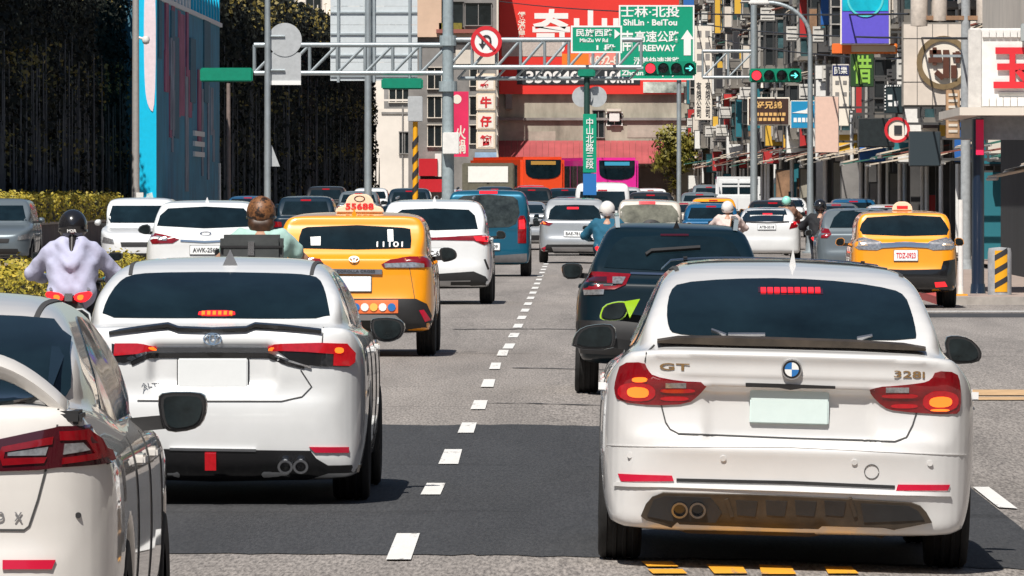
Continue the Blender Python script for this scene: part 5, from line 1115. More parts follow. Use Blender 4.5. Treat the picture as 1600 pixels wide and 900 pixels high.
# left signs seen from behind
p = post('grey post with a round and a square sign back on the left', 418, 255, .10, -30, 'sign post')
x, _, z_ = loc(p, 445, 62, 255); MB().lathe([(0, -.02), (.48, -.02), (.48, .02), (0, .02)], (x, .1, z_), 'y', 36).build('round_sign_back', SIGNB, p)
x0, _, z0 = loc(p, 417, 126, 255); x1, _, z1 = loc(p, 470, 82, 255); MB().box(x0, x1, .1, .14, z0, z1).build('square_sign_back', SIGNB, p); MB().box(x0, x1, .08, .16, z0 - .12, z0).build('sign_foot', INKW, p)
MB().tube((0, .05, z_ + .1), (x, .05, z_ + .1), .03).build('sign_bracket', GALV, p); MB().tube((0, .05, z0 + .3), (x, .05, z0 + .3), .03).build('sign_bracket', GALV, p)
pts = [loc(p, *q_, 255) for q_ in ((412, 260), (437, 260), (424, 226))]; MB().prism([(a_[0], a_[2]) for a_ in pts], .1, .13).build('triangle_sign_back', SIGNB, p)
p = post('slim grey lamp post with a small camera in front of the mural', 212, 290, .13, -20, 'lamp post', M('post_pale', (.42, .40, .38), .5, .3, noise=.1)); x, _, z_ = loc(p, 228, 62, 290); MB().tube((0, 0, z_ + .1), (x, 0, z_), .04).build('camera_arm', PWHITE, p); MB().lathe([(0, -.16), (.10, -.12), (.13, 0), (.10, .1), (0, .12)], (x, 0, z_), n=14).build('camera', PWHITE, p, 60); MB().box(-.05, .25, -.12, .12, .9, 1.6).build('meter_box', PWHITE, p)
post('thin pale pole between the mural and the vines', 357, 330, .09, 130, 'pole', M('pole_brown', (.22, .17, .15), .7, noise=.2)); post('short pale pole at the foot of the mural', 343, 332, .06, 255, 'pole', PWHITE)
# striped post with a box on it
p = post('yellow and black striped post with a grey box on top', 649, 290, .10, 190, 'post', M('stripe_yellow', (.80, .38, .01), .5)); X, zt = W(649, 190, 290); hh = zt - p.location.z
for k in range(9):
    v = MB(); n = 12; z0 = .5 + k * .5
    vs = [(.104 * math.cos(a), .104 * math.sin(a), z0 + .24 * (math.cos(a) * .5 + .5) + dz) for a in [2 * PI * i / n for i in range(n)] for dz in (0, .22)]
    if z0 < hh - .7: v.add(vs, [(2 * i, (2 * i + 2) % (2 * n), (2 * i + 3) % (2 * n), 2 * i + 1) for i in range(n)]).build('black_stripe', INK, p)
MB().box(-.24, .24, -.2, .2, hh, hh + .82).build('junction_box', SIGNB, p, bevel=.02)
# central sign post
p = post('dark green post with a vertical green street sign and round sign backs', 917, 250, .10, 112, 'sign post', M('post_green', (.02, .06, .05), .5))
x0, _, z0 = loc(p, 911, 270, 250); x1, _, z1 = loc(p, 932, 178, 250); MB().box(x0, x1, -.14, -.10, z0, z1).build('street_name_panel', SIGNG, p, bevel=.01); text('lettering', '中山北路三段', INKW, .22, (z1 - z0) * .86, ((x0 + x1) / 2, -.15, (z0 + z1) / 2), p, .01, .01, stack=True)
MB().box(x0, x1, -.14, -.10, z0 - .62, z0 - .02).build('blue_panel', INKB, p)
for px in (910, 932): x, _, z_ = loc(p, px, 151, 250); MB().lathe([(0, -.02), (.29, -.02), (.29, .02), (0, .02)], (x, .12 + (px > 920) * .06, z_), 'y', 32).build('round_sign_back', SIGNB, p)
x0, _, z0 = loc(p, 903, 121, 250); x1, _, z1 = loc(p, 930, 108, 250); MB().box(x0, x1, -.2, .2, z0, z1).build('lamp_head', HOUSE, p, bevel=.04)
# green direction signs
def board(label, x0, y0, x1, y1, d, mat, posts, frame=INKW, fw=.05, cat='road sign'):
    (a, zt), (b, zb) = W(x0, y0, d), W(x1, y1, d); cx = (a + b) / 2; z = gz(cx, d); o = empty('road_sign', (cx, d, z), label, cat); w, h = b - a, zt - zb
    MB().box(-w / 2, w / 2, 0, .06, zb - z, zt - z).build('panel', mat, o)
    for q_ in ((-w / 2, -w / 2 + fw, zb, zt), (w / 2 - fw, w / 2, zb, zt), (-w / 2 + fw, w / 2 - fw, zt - fw, zt), (-w / 2 + fw, w / 2 - fw, zb, zb + fw)): MB().box(q_[0], q_[1], -.012, 0, q_[2] - z, q_[3] - z).build('border', frame, o)
    for px in posts: MB().tube((W(px, 0, d)[0] - cx, .14, -.1), (W(px, 0, d)[0] - cx, .14, zt - z), .08, n=12).build('post', GALV, o, 40)
    return o
def line(o, body, x0, y0, x1, y1, mat, off=.02, stack=False, dy=-.006):
    d = o.location.y; (a, zt), (b, zb) = W(x0, y0, d), W(x1, y1, d)
    return text('lettering', body, mat, b - a, zt - zb, ((a + b) / 2 - o.location.x, dy, (zt + zb) / 2 - o.location.z), o, off, .006, stack=stack)
o = board('large green road sign with Chinese place names and a white arrow', 967, 8, 1085, 125, 300, SIGNG, (1061,))
line(o, '士林·北投', 970, 10, 1062, 27, INKW); line(o, 'ShiLin · BeiTou', 974, 30, 1058, 40, INKW, .03); line(o, '高速公路', 992, 48, 1062, 66, INKW); line(o, 'FREEWAY', 998, 70, 1056, 80, INKW, .03); line(o, '洲美快速道路', 990, 89, 1062, 101, INKW); line(o, 'Zhoumei Expwy', 971, 110, 1056, 120, INKW, .03); line(o, '南', 972, 48, 989, 80, INKW)
x, z_ = W(1074, 66, 300); x -= o.location.x; z_ -= o.location.z; MB().prism([(x - .12, z_ - .44), (x + .12, z_ - .44), (x + .12, z_ + .1), (x + .22, z_ + .1), (x, z_ + .42), (x - .22, z_ + .1), (x - .12, z_ + .1)], -.014, -.002).build('arrow', INKW, o)
o = board('small green road sign naming the next cross street', 892, 40, 972, 83, 258, SIGNG, ()); line(o, '民族西路', 900, 45, 958, 57, INKW); line(o, 'MinZu W Rd', 906, 60, 950, 66, INKW, .03); line(o, '1 段', 932, 69, 962, 79, INKW, .03)
x, z_ = W(964, 53, 258); x -= o.location.x; z_ -= o.location.z; MB().prism([(x - .07, z_ - .14), (x + .10, z_), (x - .07, z_ + .14)], -.014, -.002).build('arrow', INKW, o); MB().box(-.5, -.42, .06, 6.05, .0 + z_ + .05, z_ + .12).box(.3, .38, .06, 6.05, z_ + .05, z_ + .12).build('bracket', GALV, o)
# second signal on the right with its arm
p = post('grey post of the right-hand signal with a short truss arm', 1178, 300, .13, -40, 'signal post'); truss(p, 1098, 1178, 80, 121, 300, 2, .3, r=.045); signal(p, 1172, 1251, 118, 299, {0: 'r', 3: 'g'})
# street lamp with a swan neck
p = post('tall street lamp with a curved neck above the right pavement', 1266, 262, .11, 60, 'street lamp', taper=.6); x0, _, z0 = loc(p, 1266, 60, 262); m = MB(); pr = (0, z0)
for k in range(1, 11):
    a = k / 10 * PI / 2; nx = (-1.25 * (1 - math.cos(a)), z0 + 1.05 * math.sin(a)); m.tube((pr[0], 0, pr[1]), (nx[0], 0, nx[1]), .06, .055, 10, False); pr = nx
m.build('swan_neck', GALV, p, 60); MB().box(pr[0] - .55, pr[0] + .05, -.14, .14, pr[1] - .07, pr[1] + .07).build('lantern', PWHITE, p, bevel=.04)
# ------------------------------------------------------------------ the far end of the street
CON2 = M('stained_concrete', (.37, .345, .28), .9, noise=.6, nscale=.35, stretch=(1, 1, .4)); PEACH = M('peach_render', (.62, .44, .32), .85, noise=.12, nscale=.5); CREAM = M('cream_render', (.66, .60, .52), .85, noise=.15, nscale=.5); WHITEW = M('white_render', (.74, .68, .61), .85, noise=.10, nscale=.4); GREYW = M('grey_render', (.23, .22, .21), .9, noise=.35, nscale=.5); BROWNW = M('brown_tile', (.13, .10, .085), .85, noise=.35, nscale=.6); DKW = M('soot_shade_render', (.075, .072, .07), .9, noise=.4, nscale=.6); WIN = M('window_glass', (.012, .016, .018), .15, noise=.6, nscale=.7)
REDB = M('billboard_red', (.72, .035, .025), .5, noise=.06, nscale=.3); REDR = M('red_metal_roof', (.36, .075, .08), .6, noise=.2, nscale=.6); NAVYP = M('panel_navy', (.02, .025, .03), .5); ORP = M('panel_orange', (.80, .20, .02), .5); INKC = M('ink_cream', (.80, .74, .64), .5)
def bld(label, x0, x1, d, depth, ztop, mat, cat='building'):
    a, b = (x0 - VX) * d / F, (x1 - VX) * d / F; cx = (a + b) / 2; z = gz(cx, d); o = empty('building', (cx, d, z), label, cat)
    MB().box(a - cx, b - cx, 0, depth, -.3, ztop).build('wall', mat, o); return o
def bx(o, name, x0, y0, x1, y1, mat, y_=-.1, t=.1, bevel=0):
    d = o.location.y; (a, zt), (b, zb) = W(x0, y0, d), W(x1, y1, d); return MB().box(a - o.location.x, b - o.location.x, y_, y_ + t, zb - o.location.z, zt - o.location.z).build(name, mat, o, bevel=bevel)
def window(o, x0, y0, x1, y1, fr=PWHITE, n=2):
    f = bx(o, 'window', x0, y0, x1, y1, WIN, -.06, .1); d = o.location.y; w = (x1 - x0) / n
    for k in range(n + 1): q = bx(o, 'frame', x0 + w * k - .6, y0, x0 + w * k + .6, y1, fr, -.12, .06); q.parent = f
    for yy in (y0, y1): q = bx(o, 'sill', x0 - 1, yy - .7, x1 + 1, yy + .7, fr, -.2, .14); q.parent = f
    return f
o = bld('stained concrete building carrying the big red billboard at the street end', 776, 1112, 612, 20, 19, CON2)
bx(o, 'ledge', 776, 184, 1112, 188, GREYW, -.25, .25); bx(o, 'patch', 786, 205, 868, 221, M('pale_patch', (.36, .32, .27), .9, noise=.4, nscale=.5), -.03, .04); bx(o, 'patch', 980, 187, 1050, 215, M('pale_patch', (.36, .32, .27), .9), -.03, .04)
rf = MB(); (a, z1), (b, z0) = W(770, 221, 612), W(1062, 256, 608)
for k in range(30):
    x = a + (b - a) * k / 30 - o.location.x; w_ = (b - a) / 30; MB().add([(x, -.1, z1 - o.location.z), (x + w_ * .97, -.1, z1 - o.location.z), (x + w_ * .97, -4, z0 - o.location.z), (x, -4, z0 - o.location.z), (x, -.1, z1 - o.location.z + .06), (x + w_ * .97, -.1, z1 - o.location.z + .06), (x + w_ * .97, -4, z0 - o.location.z + .06), (x, -4, z0 - o.location.z + .06)], [(0, 1, 2, 3), (7, 6, 5, 4), (0, 4, 5, 1), (1, 5, 6, 2), (2, 6, 7, 3), (3, 7, 4, 0)]).build('roof_sheet', REDR, o)
bx(o, 'shop_front', 780, 262, 1060, 330, BROWNW, -.4, .3); window(o, 926, 172, 944, 215, GREYW, 2); window(o, 948, 176, 972, 196)
for x in (960,): bx(o, 'air_conditioner', x - 8, 176, x + 8, 190, PWHITE, -.5, .4, .03); bx(o, 'ac_shade', x - 12, 170, x + 10, 174, CREAM, -.6, .5)
bb = empty('billboard', (o.location.x, 611.6, o.location.z), 'huge red billboard with white Chinese characters over the street end', 'billboard'); bx(bb, 'panel', 780, -25, 1086, 147, REDB, 0, .3)
line(bb, '奇山山', 832, 14, 1010, 82, INKW, .03); line(bb, '饌滿屋', 809, 18, 821, 62, INKC, .02, True)
bx(bb, 'grey_band', 784, 62, 878, 88, M('band_grey', (.50, .44, .40), .6, noise=.2), -.03, .03); bx(bb, 'orange_panel', 878, 84, 920, 103, ORP, -.05, .05); bx(bb, 'cream_panel', 920, 84, 968, 103, M('panel_rose', (.78, .25, .20), .5), -.05, .05); line(bb, '0892-8', 922, 87, 966, 101, INKC, .03, dy=-.07)
bx(bb, 'dark_panel', 808, 108, 1000, 132, NAVYP, -.05, .05); line(bb, '350840', 822, 111, 905, 130, INKW, .03, dy=-.07); line(bb, '10km', 945, 111, 990, 130, INKW, .03, dy=-.07); bx(bb, 'picture_strip', 1005, 128, 1080, 145, M('picture', (.45, .5, .45), .5, noise=.9, nscale=.8), -.05, .05); bx(bb, 'bracket', 790, 147, 800, 170, GREYW, .0, .4)
o = bld('peach and grey corner building left of the red billboard', 638, 776, 606, 20, 19, GREYW)
bx(o, 'peach_wall', 640, -20, 690, 58, PEACH, -.5, .5); bx(o, 'cream_band', 700, 50, 776, 62, PEACH, -.6, .6); bx(o, 'cream_wall', 712, 70, 776, 100, CREAM, -.15, .15); bx(o, 'pipe_column', 776, -20, 779, 260, CREAM, -.5, .4)
window(o, 684, 2, 724, 42, GREYW, 2); window(o, 727, 4, 768, 40, GREYW, 2); window(o, 658, 15, 664, 45); bx(o, 'planter', 686, 36, 722, 48, TREEL, -.5, .4); bx(o, 'balcony', 682, 46, 776, 52, M('brick_red', (.30, .10, .08), .8), -.9, .8)
for yy in (105, 150, 195): window(o, 668, yy, 690, yy + 34, CREAM, 2); window(o, 734, yy, 746, yy + 30, CREAM, 1)
bx(o, 'blue_shutter', 742, 238, 778, 264, M('shutter_blue', (.28, .42, .60), .6, noise=.25, nscale=1.5), -.4, .3); bx(o, 'red_awning', 655, 248, 684, 275, REDC, -1.2, 1); bx(o, 'white_pillar', 680, 240, 690, 276, PWHITE, -1, .6); bx(o, 'red_stall', 655, 280, 692, 300, REDC, -1.2, 1)
for k, (ch, y0) in enumerate((('御', 115), ('牛', 146), ('仔', 176), ('簡', 206))):
    s_ = empty('shop_sign', (0, 600, gz(-8, 600)), 'square white lightbox, %s of four stacked above the blue shutter' % ('topmost', 'second', 'third', 'lowest')[k], 'sign', 'stacked square lightboxes'); bx(s_, 'lightbox', 744, y0, 774, y0 + 27, M('lightbox_cream', (.78, .66, .52), .5, noise=.1), 0, .4, .04); bx(s_, 'lettering_panel', 747, y0 + 3, 771, y0 + 24, M('lightbox_white', (.82, .76, .68), .5), -.02, .03); line(s_, ch, 750, y0 + 5, 768, y0 + 22, INKR, .04, dy=-.04); bx(s_, 'bracket', 774, y0 + 5, 777, y0 + 20, GREYW, .1, 5.5)
s_ = empty('banner', (0, 590, gz(-9, 590)), 'crimson vertical banner on the corner building', 'banner'); bx(s_, 'cloth', 707, 143, 732, 245, M('banner_crimson', (.70, .02, .10), .6, noise=.15, nscale=.6), 0, .05); line(s_, '火鍋', 712, 196, 728, 240, INKC, .02, True, -.02); x, z_ = W(714, 155, 590); MB().lathe([(0, -.02), (.30, -.02), (.30, .01)], (x, 0, z_ - s_.location.z), 'y', 20).build('moon_print', INKC, s_); bx(s_, 'pole', 705, 140, 708, 300, GALV, 0, .12)
o = bld('sunlit white plastered house at the end of the vine wall', 586, 644, 655, 16, 7.1, WHITEW); bx(o, 'parapet', 584, 155, 646, 158, WHITEW, -.3, .3); window(o, 624, 206, 641, 240, GREYW, 2); bx(o, 'drain_pipe', 628, 165, 630, 300, GREYW, -.15, .12); bx(o, 'cable_box', 596, 175, 640, 178, GREYW, -.1, .1)
o = bld('grey flats behind the white plastered house', 600, 700, 690, 16, 24, GREYW)
for yy in (20, 60, 100, 138): window(o, 608, yy, 640, yy + 22, CREAM, 3); window(o, 655, yy, 690, yy + 22, CREAM, 3)
o = bld('white building with a long railed parapet above the vine wall', 345, 600, 700, 20, 24, WHITEW); bx(o, 'parapet', 345, 22, 600, 30, CREAM, -.8, .8)
for k in range(16): bx(o, 'railing', 400 + k * 12, 8, 401.5 + k * 12, 23, CREAM, -.8, .1)
for k in range(4): window(o, 436 + k * 42, -20, 460 + k * 42, 16, GREYW, 2)
o = bld('tall dim apartment block closing the street on the right', 1085, 1330, 760, 20, 30, BROWNW)
for k in range(7):
    for j in range(5): window(o, 1100 + k * 30, -10 + j * 46, 1118 + k * 30, 18 + j * 46, GREYW, 2)
# tree at the street end
x, z_ = W(1052, 300, 560); tr = empty('tree', (x, 560, gz(x, 560)), 'leafy tree with yellowish leaves below the white vertical sign', 'tree'); MB().tube((0, 0, -.2), (.1, 0, 2.4), .20, .13, 10).tube((.1, 0, 2.3), (-.8, .2, 3.8), .10, .05, 8).tube((.1, 0, 2.3), (.9, -.2, 4.2), .10, .05, 8).tube((.1, 0, 2.3), (.2, .3, 4.8), .09, .04, 8).build('trunk', BARK, tr, 50)
cl = np.array([(rng.normal() * .6, rng.normal() * .6, 3.5 + rng.normal() * .6) for _ in range(30)] + [(.8 + rng.normal() * .35, 0, 4.3 + rng.normal() * .4) for _ in range(9)]); pp = np.repeat(cl, 90, 0) + rng.normal(size=(len(cl) * 90, 3)) * .24; leaves('crown', pp, pp - [0, 0, 3.6], .17, TREEL, tr)

# ------------------------------------------------------------------ the cluttered house fronts on the right
def fx(d): return 13.3 - .0105 * d
def sd_(px, out=1.2): return (13.3 - out) / ((px - VX) / F + .0105)
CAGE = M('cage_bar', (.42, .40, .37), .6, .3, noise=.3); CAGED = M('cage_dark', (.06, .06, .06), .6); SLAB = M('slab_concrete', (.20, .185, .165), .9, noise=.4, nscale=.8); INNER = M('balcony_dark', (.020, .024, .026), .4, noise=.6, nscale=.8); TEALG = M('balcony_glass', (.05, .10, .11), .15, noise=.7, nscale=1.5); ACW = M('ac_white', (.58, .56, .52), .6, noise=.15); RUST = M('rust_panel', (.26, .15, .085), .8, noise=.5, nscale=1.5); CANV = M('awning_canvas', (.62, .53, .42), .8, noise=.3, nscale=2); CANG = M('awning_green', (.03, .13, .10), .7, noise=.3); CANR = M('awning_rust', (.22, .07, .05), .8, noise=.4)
def shared(fn):
    st = {}
    def g(*a):
        if a not in st: st[a] = fn(*a)
        return st[a]
    return g
@shared
def m_balcony(p, v, inner, bar):     # sticks out p metres towards the street (-x); length 3.8 along y
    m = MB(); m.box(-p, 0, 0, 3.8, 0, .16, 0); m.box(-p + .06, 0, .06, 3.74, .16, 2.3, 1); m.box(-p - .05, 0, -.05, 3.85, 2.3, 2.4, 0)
    if v != 2: m.box(-p, 0, -.0, 3.8, .16, .95 if v else .5, 0)
    n = max(2, int(p / .28))
    for k in range(n + 1): x = -p + p * k / n; m.box(x - .02, x + .02, -.03, 0, .16, 2.3, 2)
    for k in range(10): y = k * 3.8 / 9; m.box(-p - .03, -p, y - .02, y + .02, .16, 2.3, 2)
    for z in (.95, 1.6): m.box(-p - .035, 0, -.04, 3.84, z - .025, z + .025, 2)
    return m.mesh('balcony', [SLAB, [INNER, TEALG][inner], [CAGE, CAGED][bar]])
@shared
def m_ac(v):
    m = MB(); m.box(-.75, -.1, 0, .34, 0, .58, 0); m.box(-.70, -.15, -.012, 0, .08, .12, 1).box(-.70, -.15, -.012, 0, .44, .48, 1); m.box(-.8, 0, .02, .1, -.06, 0, 1).box(-.8, 0, .24, .32, -.06, 0, 1); return m.mesh('air_conditioner', [[ACW, SLAB][v], CAGED])
@shared
def m_awn(p, v):
    m = MB(); n = 10
    for k in range(n):
        y0, y1 = k * 4 / n, (k + .94) * 4 / n; m.add([(0, y0, .35), (-p, y0, 0), (-p, y1, 0), (0, y1, .35), (0, y0, .39), (-p, y0, .04), (-p, y1, .04), (0, y1, .39)], [(0, 1, 2, 3), (7, 6, 5, 4), (0, 4, 5, 1), (1, 5, 6, 2), (2, 6, 7, 3), (3, 7, 4, 0)], 0)
    m.tube((-p, 0, -.02), (-p, 4, -.02), .03, n=6, mi=1);return m.mesh('awning', [[CANV, CANG, CANR, SLAB][v], CAGE])
@shared
def m_pipe(h): return MB().tube((-.12, 0, 0), (-.12, 0, h), .07, n=8).mesh('drain_pipe', PWHITE, 40)
@shared
def m_col(h): return MB().box(-.35, .15, -.3, .3, 0, h).box(-.42, .2, -.36, .36, 0, .4).mesh('arcade_column', DKW)  # columns coloured dark in place of the shade under the awnings
@shared
def m_panel(w, h, c_): return MB().box(-w, 0, 0, .22, 0, h, 0).box(-w + .05, -.05, -.01, 0, .05, h - .05, 1).mesh('side_board', [CAGED, c_])
rnd = random.Random(11); d = 206.
BL = [('soot grey', DKW), ('brown tiled', BROWNW), ('grey', DKW), ('brown stained', BROWNW), ('dark brown', BROWNW), ('concrete', CON2), ('grey rendered', GREYW), ('sooty', DKW), ('peach', PEACH)]
NEAR = ['behind the white red-lettered billboard', 'behind the round emblem billboard', 'behind the green sign with lime lettering', 'behind the blank pink panel', 'behind the blue sign', 'behind the brown gold-lettered sign', 'behind the right-hand signal', 'below the white vertical sign', 'at the far end of the right-hand row']
PANC = [CREAM, RUST, PWHITE, M('board_teal', (.02, .16, .20), .5), M('board_dark', (.03, .03, .035), .5), M('board_red', (.45, .03, .03), .5), CREAM, M('board_blue', (.02, .12, .40), .5), M('board_yellow', (.70, .42, .05), .5), PWHITE]
for i, ((nm, mat), nr, ln) in enumerate(zip(BL, NEAR, (26, 28, 30, 34, 40, 48, 60, 74, 90))):
    x0, x1 = fx(d), fx(d + ln); z = gz(x0, d + ln / 2) ; o = empty('building', (x0, d, z), '%s old apartment house with caged balconies %s' % (nm, nr), 'building', 'old apartment houses on the right'); sl_ = (x1 - x0) / ln; H = 9.5 + 3.2 * (i % 3) + i * 1.2
    MB().add([(xx + sl_ * yy, yy, zz) for zz in (3.5, H) for xx, yy in ((0, 0), (14, 0), (14, ln), (0, ln))], [(0, 1, 2, 3), (7, 6, 5, 4), (0, 4, 5, 1), (1, 5, 6, 2), (2, 6, 7, 3), (3, 7, 4, 0)]).build('upper_wall', mat, o)
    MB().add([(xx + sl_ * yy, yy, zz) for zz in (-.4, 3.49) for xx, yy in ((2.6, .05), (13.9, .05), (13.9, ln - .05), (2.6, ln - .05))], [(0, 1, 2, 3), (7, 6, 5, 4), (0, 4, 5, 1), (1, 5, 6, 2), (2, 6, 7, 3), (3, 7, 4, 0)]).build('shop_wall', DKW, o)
    zvis = CH + VY * (d + ln) / F + .5 - z; y = .4
    def putp(name, me, x, yy, zz):
        q_ = link(name, me, None, o); q_.location = (x + sl_ * yy, yy, zz); return q_
    while y < ln - 4.4:
        putp('arcade_column', m_col(3.5), .25, y, 0)
        if rnd.random() < .75: putp('awning', m_awn(rnd.choice([1.2, 1.6, 2.1]), rnd.choice([0, 0, 1, 2, 3])), 0, y + .2, rnd.uniform(2.5, 3.2))
        if rnd.random() < .45: putp('side_board', m_panel(rnd.choice([.6, .9, 1.2]), rnd.choice([.7, 1.2, 1.6]), rnd.choice(PANC)), -.02, y + rnd.uniform(0, 3), rnd.uniform(2.3, 3.6))
        if rnd.random() < .5: putp('shop_panel', m_panel(rnd.choice([.35, .6, .9]), rnd.choice([1.4, 2.0, 2.4]), rnd.choice([PWHITE, CREAM, RUST, CON2, PANC[3], PANC[5], GREYW])), rnd.uniform(-.2, .9), y + rnd.uniform(.4, 3.4), rnd.choice([0, 0, .3]))
        fl = 3.7
        while fl < min(H - 2.6, zvis):
            p = rnd.choice([.5, .7, .9, 1.1])
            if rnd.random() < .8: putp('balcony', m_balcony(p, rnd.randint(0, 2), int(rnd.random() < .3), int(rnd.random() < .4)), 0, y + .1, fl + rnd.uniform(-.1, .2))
            if rnd.random() < .4: putp('air_conditioner', m_ac(int(rnd.random() < .3)), -p * rnd.choice([0, 1, 1]), y - .1 + rnd.uniform(0, 3), fl + rnd.uniform(.2, 2.4))
            if rnd.random() < .4: putp('awning', m_awn(rnd.choice([.8, 1.2, 1.6]), rnd.choice([0, 1, 3, 3, 2])), 0, y + .1, fl + 2.45)
            if rnd.random() < .4: putp('side_board', m_panel(rnd.choice([.4, .6, .8]), rnd.choice([1.2, 2.0]), rnd.choice(PANC)), -p * .6, y + rnd.uniform(0, 3), fl + rnd.uniform(0, 1))
            fl += 3.2
        if rnd.random() < .6: putp('drain_pipe', m_pipe(9.), -.05 - rnd.random() * .3, y + 4.05, 0)
        y += 4.4
    d += ln + .3
def sign(label, x0, y0, x1, y1, mat, out=2.4, frame=CAGE, cat='sign', dd=None, t=.25, name='shop_sign'):
    dq = dd or sd_((x0 + x1) / 2, out); (a, zt), (b, zb) = W(x0, y0, dq), W(x1, y1, dq); cx = (a + b) / 2; z = gz(cx, dq); o = empty(name, (cx, dq, z), label, cat); w, h = (b - a) / 2, zt - zb
    MB().box(-w, w, 0, t, zb - z, zt - z).build('cabinet', frame, o, bevel=.02); f = .06 * min(1, w); MB().box(-w + f, w - f, -.02, .01, zb - z + f, zt - z - f).build('face', mat, o)
    L = max(.3, fx(dq) - (cx + w)) + .3
    for k in (.2, .8): MB().bar((w - .05, t / 2, zb - z + h * k), (w + L, t / 2, zb - z + h * k), .07).build('bracket', CAGED, o)
    return o
o = sign('white vertical company sign with black characters beside the big green road sign', 1085, 40, 1113, 188, INKC, cat='sign')
for xa in (1088, 1102): line(o, '有限公司', xa, 128, xa + 8, 184, INK, .02, True, -.03)
for k in range(4):
    for xa in (1089, 1102): bx(o, 'character_print', xa, 48 + k * 18, xa + 7, 58 + k * 18, GREYW, -.035, .02)
o = sign('brown sign with gold Chinese characters under the right-hand signal', 1168, 152, 1234, 196, M('sign_brown', (.055, .025, .018), .5), frame=INKC); line(o, '好兄弟', 1180, 158, 1222, 170, M('ink_amber', (.75, .45, .16), .5), .03, dy=-.03)
for k, (a, b) in enumerate(((1174, 1228), (1172, 1230))):
    for j in range(8): bx(o, 'character_print', a + j * 6.9, 176 + k * 8, a + j * 6.9 + 5, 181 + k * 8, M('ink_amber', (.75, .45, .16), .5), -.035, .02)
o = sign('blue sign with a white swoosh right of the brown sign', 1235, 157, 1275, 201, M('sign_blue', (.01, .25, .48), .5), frame=INKC)
(x, z_) = W(1255, 172, o.location.y); x -= o.location.x; z_ -= o.location.z; MB().prism([(x - .42, z_ - .10), (x + .1, z_ + .02), (x + .28, z_ + .24), (x + .38, z_ + .22), (x + .18, z_ - .10), (x + .40, z_ - .14)], -.035, -.015).build('swoosh', INKW, o)
for j in range(5): bx(o, 'character_print', 1240 + j * 6.6, 184, 1245 + j * 6.6, 191, INKW, -.035, .02)
sign('blank pale pink panel hanging right of the blue sign', 1273, 150, 1311, 239, M('panel_blush', (.76, .52, .42), .6, noise=.05), 2.9)
o = sign('white vertical sign with a navy heading', 1300, 100, 1327, 197, INKC, 2.3); bx(o, 'navy_heading', 1301, 102, 1326, 118, M('ink_navy', (.015, .025, .12), .5), -.035, .02); line(o, '民樂', 1303, 104, 1324, 116, INKW, .02, dy=-.05)
for k in range(3):
    for xa in (1305, 1317): bx(o, 'character_print', xa, 126 + k * 18, xa + 6, 132 + k * 18, GREYW, -.035, .02)
o = sign('dark green sign with one large lime character', 1328, 80, 1366, 136, M('sign_moss', (.02, .06, .02), .5), 2.3, CAGED); line(o, '借', 1333, 86, 1362, 131, M('ink_lime', (.28, .55, .08), .5), .02, dy=-.03)
o = sign('large purple and turquoise billboard above the orange awning', 1313, -30, 1391, 70, M('bill_purple', (.13, .10, .62), .45, noise=.05), 2.3, INKC, 'billboard'); bx(o, 'turquoise_field', 1316, -28, 1388, 17, M('bill_turquoise', (.0, .42, .55), .45, noise=.3, nscale=1.2), -.035, .02)
x, z_ = W(1352, -2, o.location.y); MB().lathe([(.50, -.05), (.56, -.05), (.56, -.03), (.50, -.03), (.50, -.05)], (x - o.location.x, 0, z_ - o.location.z), 'y', 30).build('ring_print', M('bill_aqua', (.10, .62, .66), .45), o)
o = sign('orange and cream slanted awning board below the purple billboard', 1300, 68, 1402, 84, M('awn_cream', (.74, .60, .46), .6), 2.3, ORP)
bx(o, 'orange_end', 1301, 69, 1330, 83, M('awn_orange', (.80, .16, .03), .5), -.05, .05)
o = sign('small dark sign edged with white bulbs', 1381, 132, 1411, 177, M('sign_night', (.02, .035, .04), .4), 2.3, CAGED)
for k in range(8):
    bx(o, 'bulb', 1383 + k * 3.6, 133, 1385 + k * 3.6, 135, INKW, -.05, .04); bx(o, 'bulb', 1382, 135 + k * 5, 1384, 137 + k * 5, INKW, -.05, .04)
for q_ in ((1387, 148, 1394, 156), (1388, 160, 1394, 166), (1397, 158, 1403, 166)): bx(o, 'character_print', *q_, INKW, -.04, .03)
sign('wide dark blank sign below the bulb-edged sign', 1340, 184, 1398, 230, M('sign_coal', (.018, .024, .026), .4, noise=.3), 2.3, CAGED); sign('dark slate board under the emblem billboard', 1420, 205, 1470, 260, M('sign_slate', (.03, .045, .055), .5), 2.3, CAGED)
o = sign('round white sign with a red rim beside the dark blank sign', 1388, 186, 1414, 222, INKC, 2.3, CAGED, t=.1); x, z_ = W(1402, 203, o.location.y - .1); MB().lathe([(.28, -.06), (.36, -.06), (.36, -.03), (.28, -.03), (.28, -.06)], (x - o.location.x, 0, z_ - o.location.z), 'y', 28).build('red_rim', INKR, o); bx(o, 'character_print', 1397, 196, 1409, 210, INK, -.05, .03)
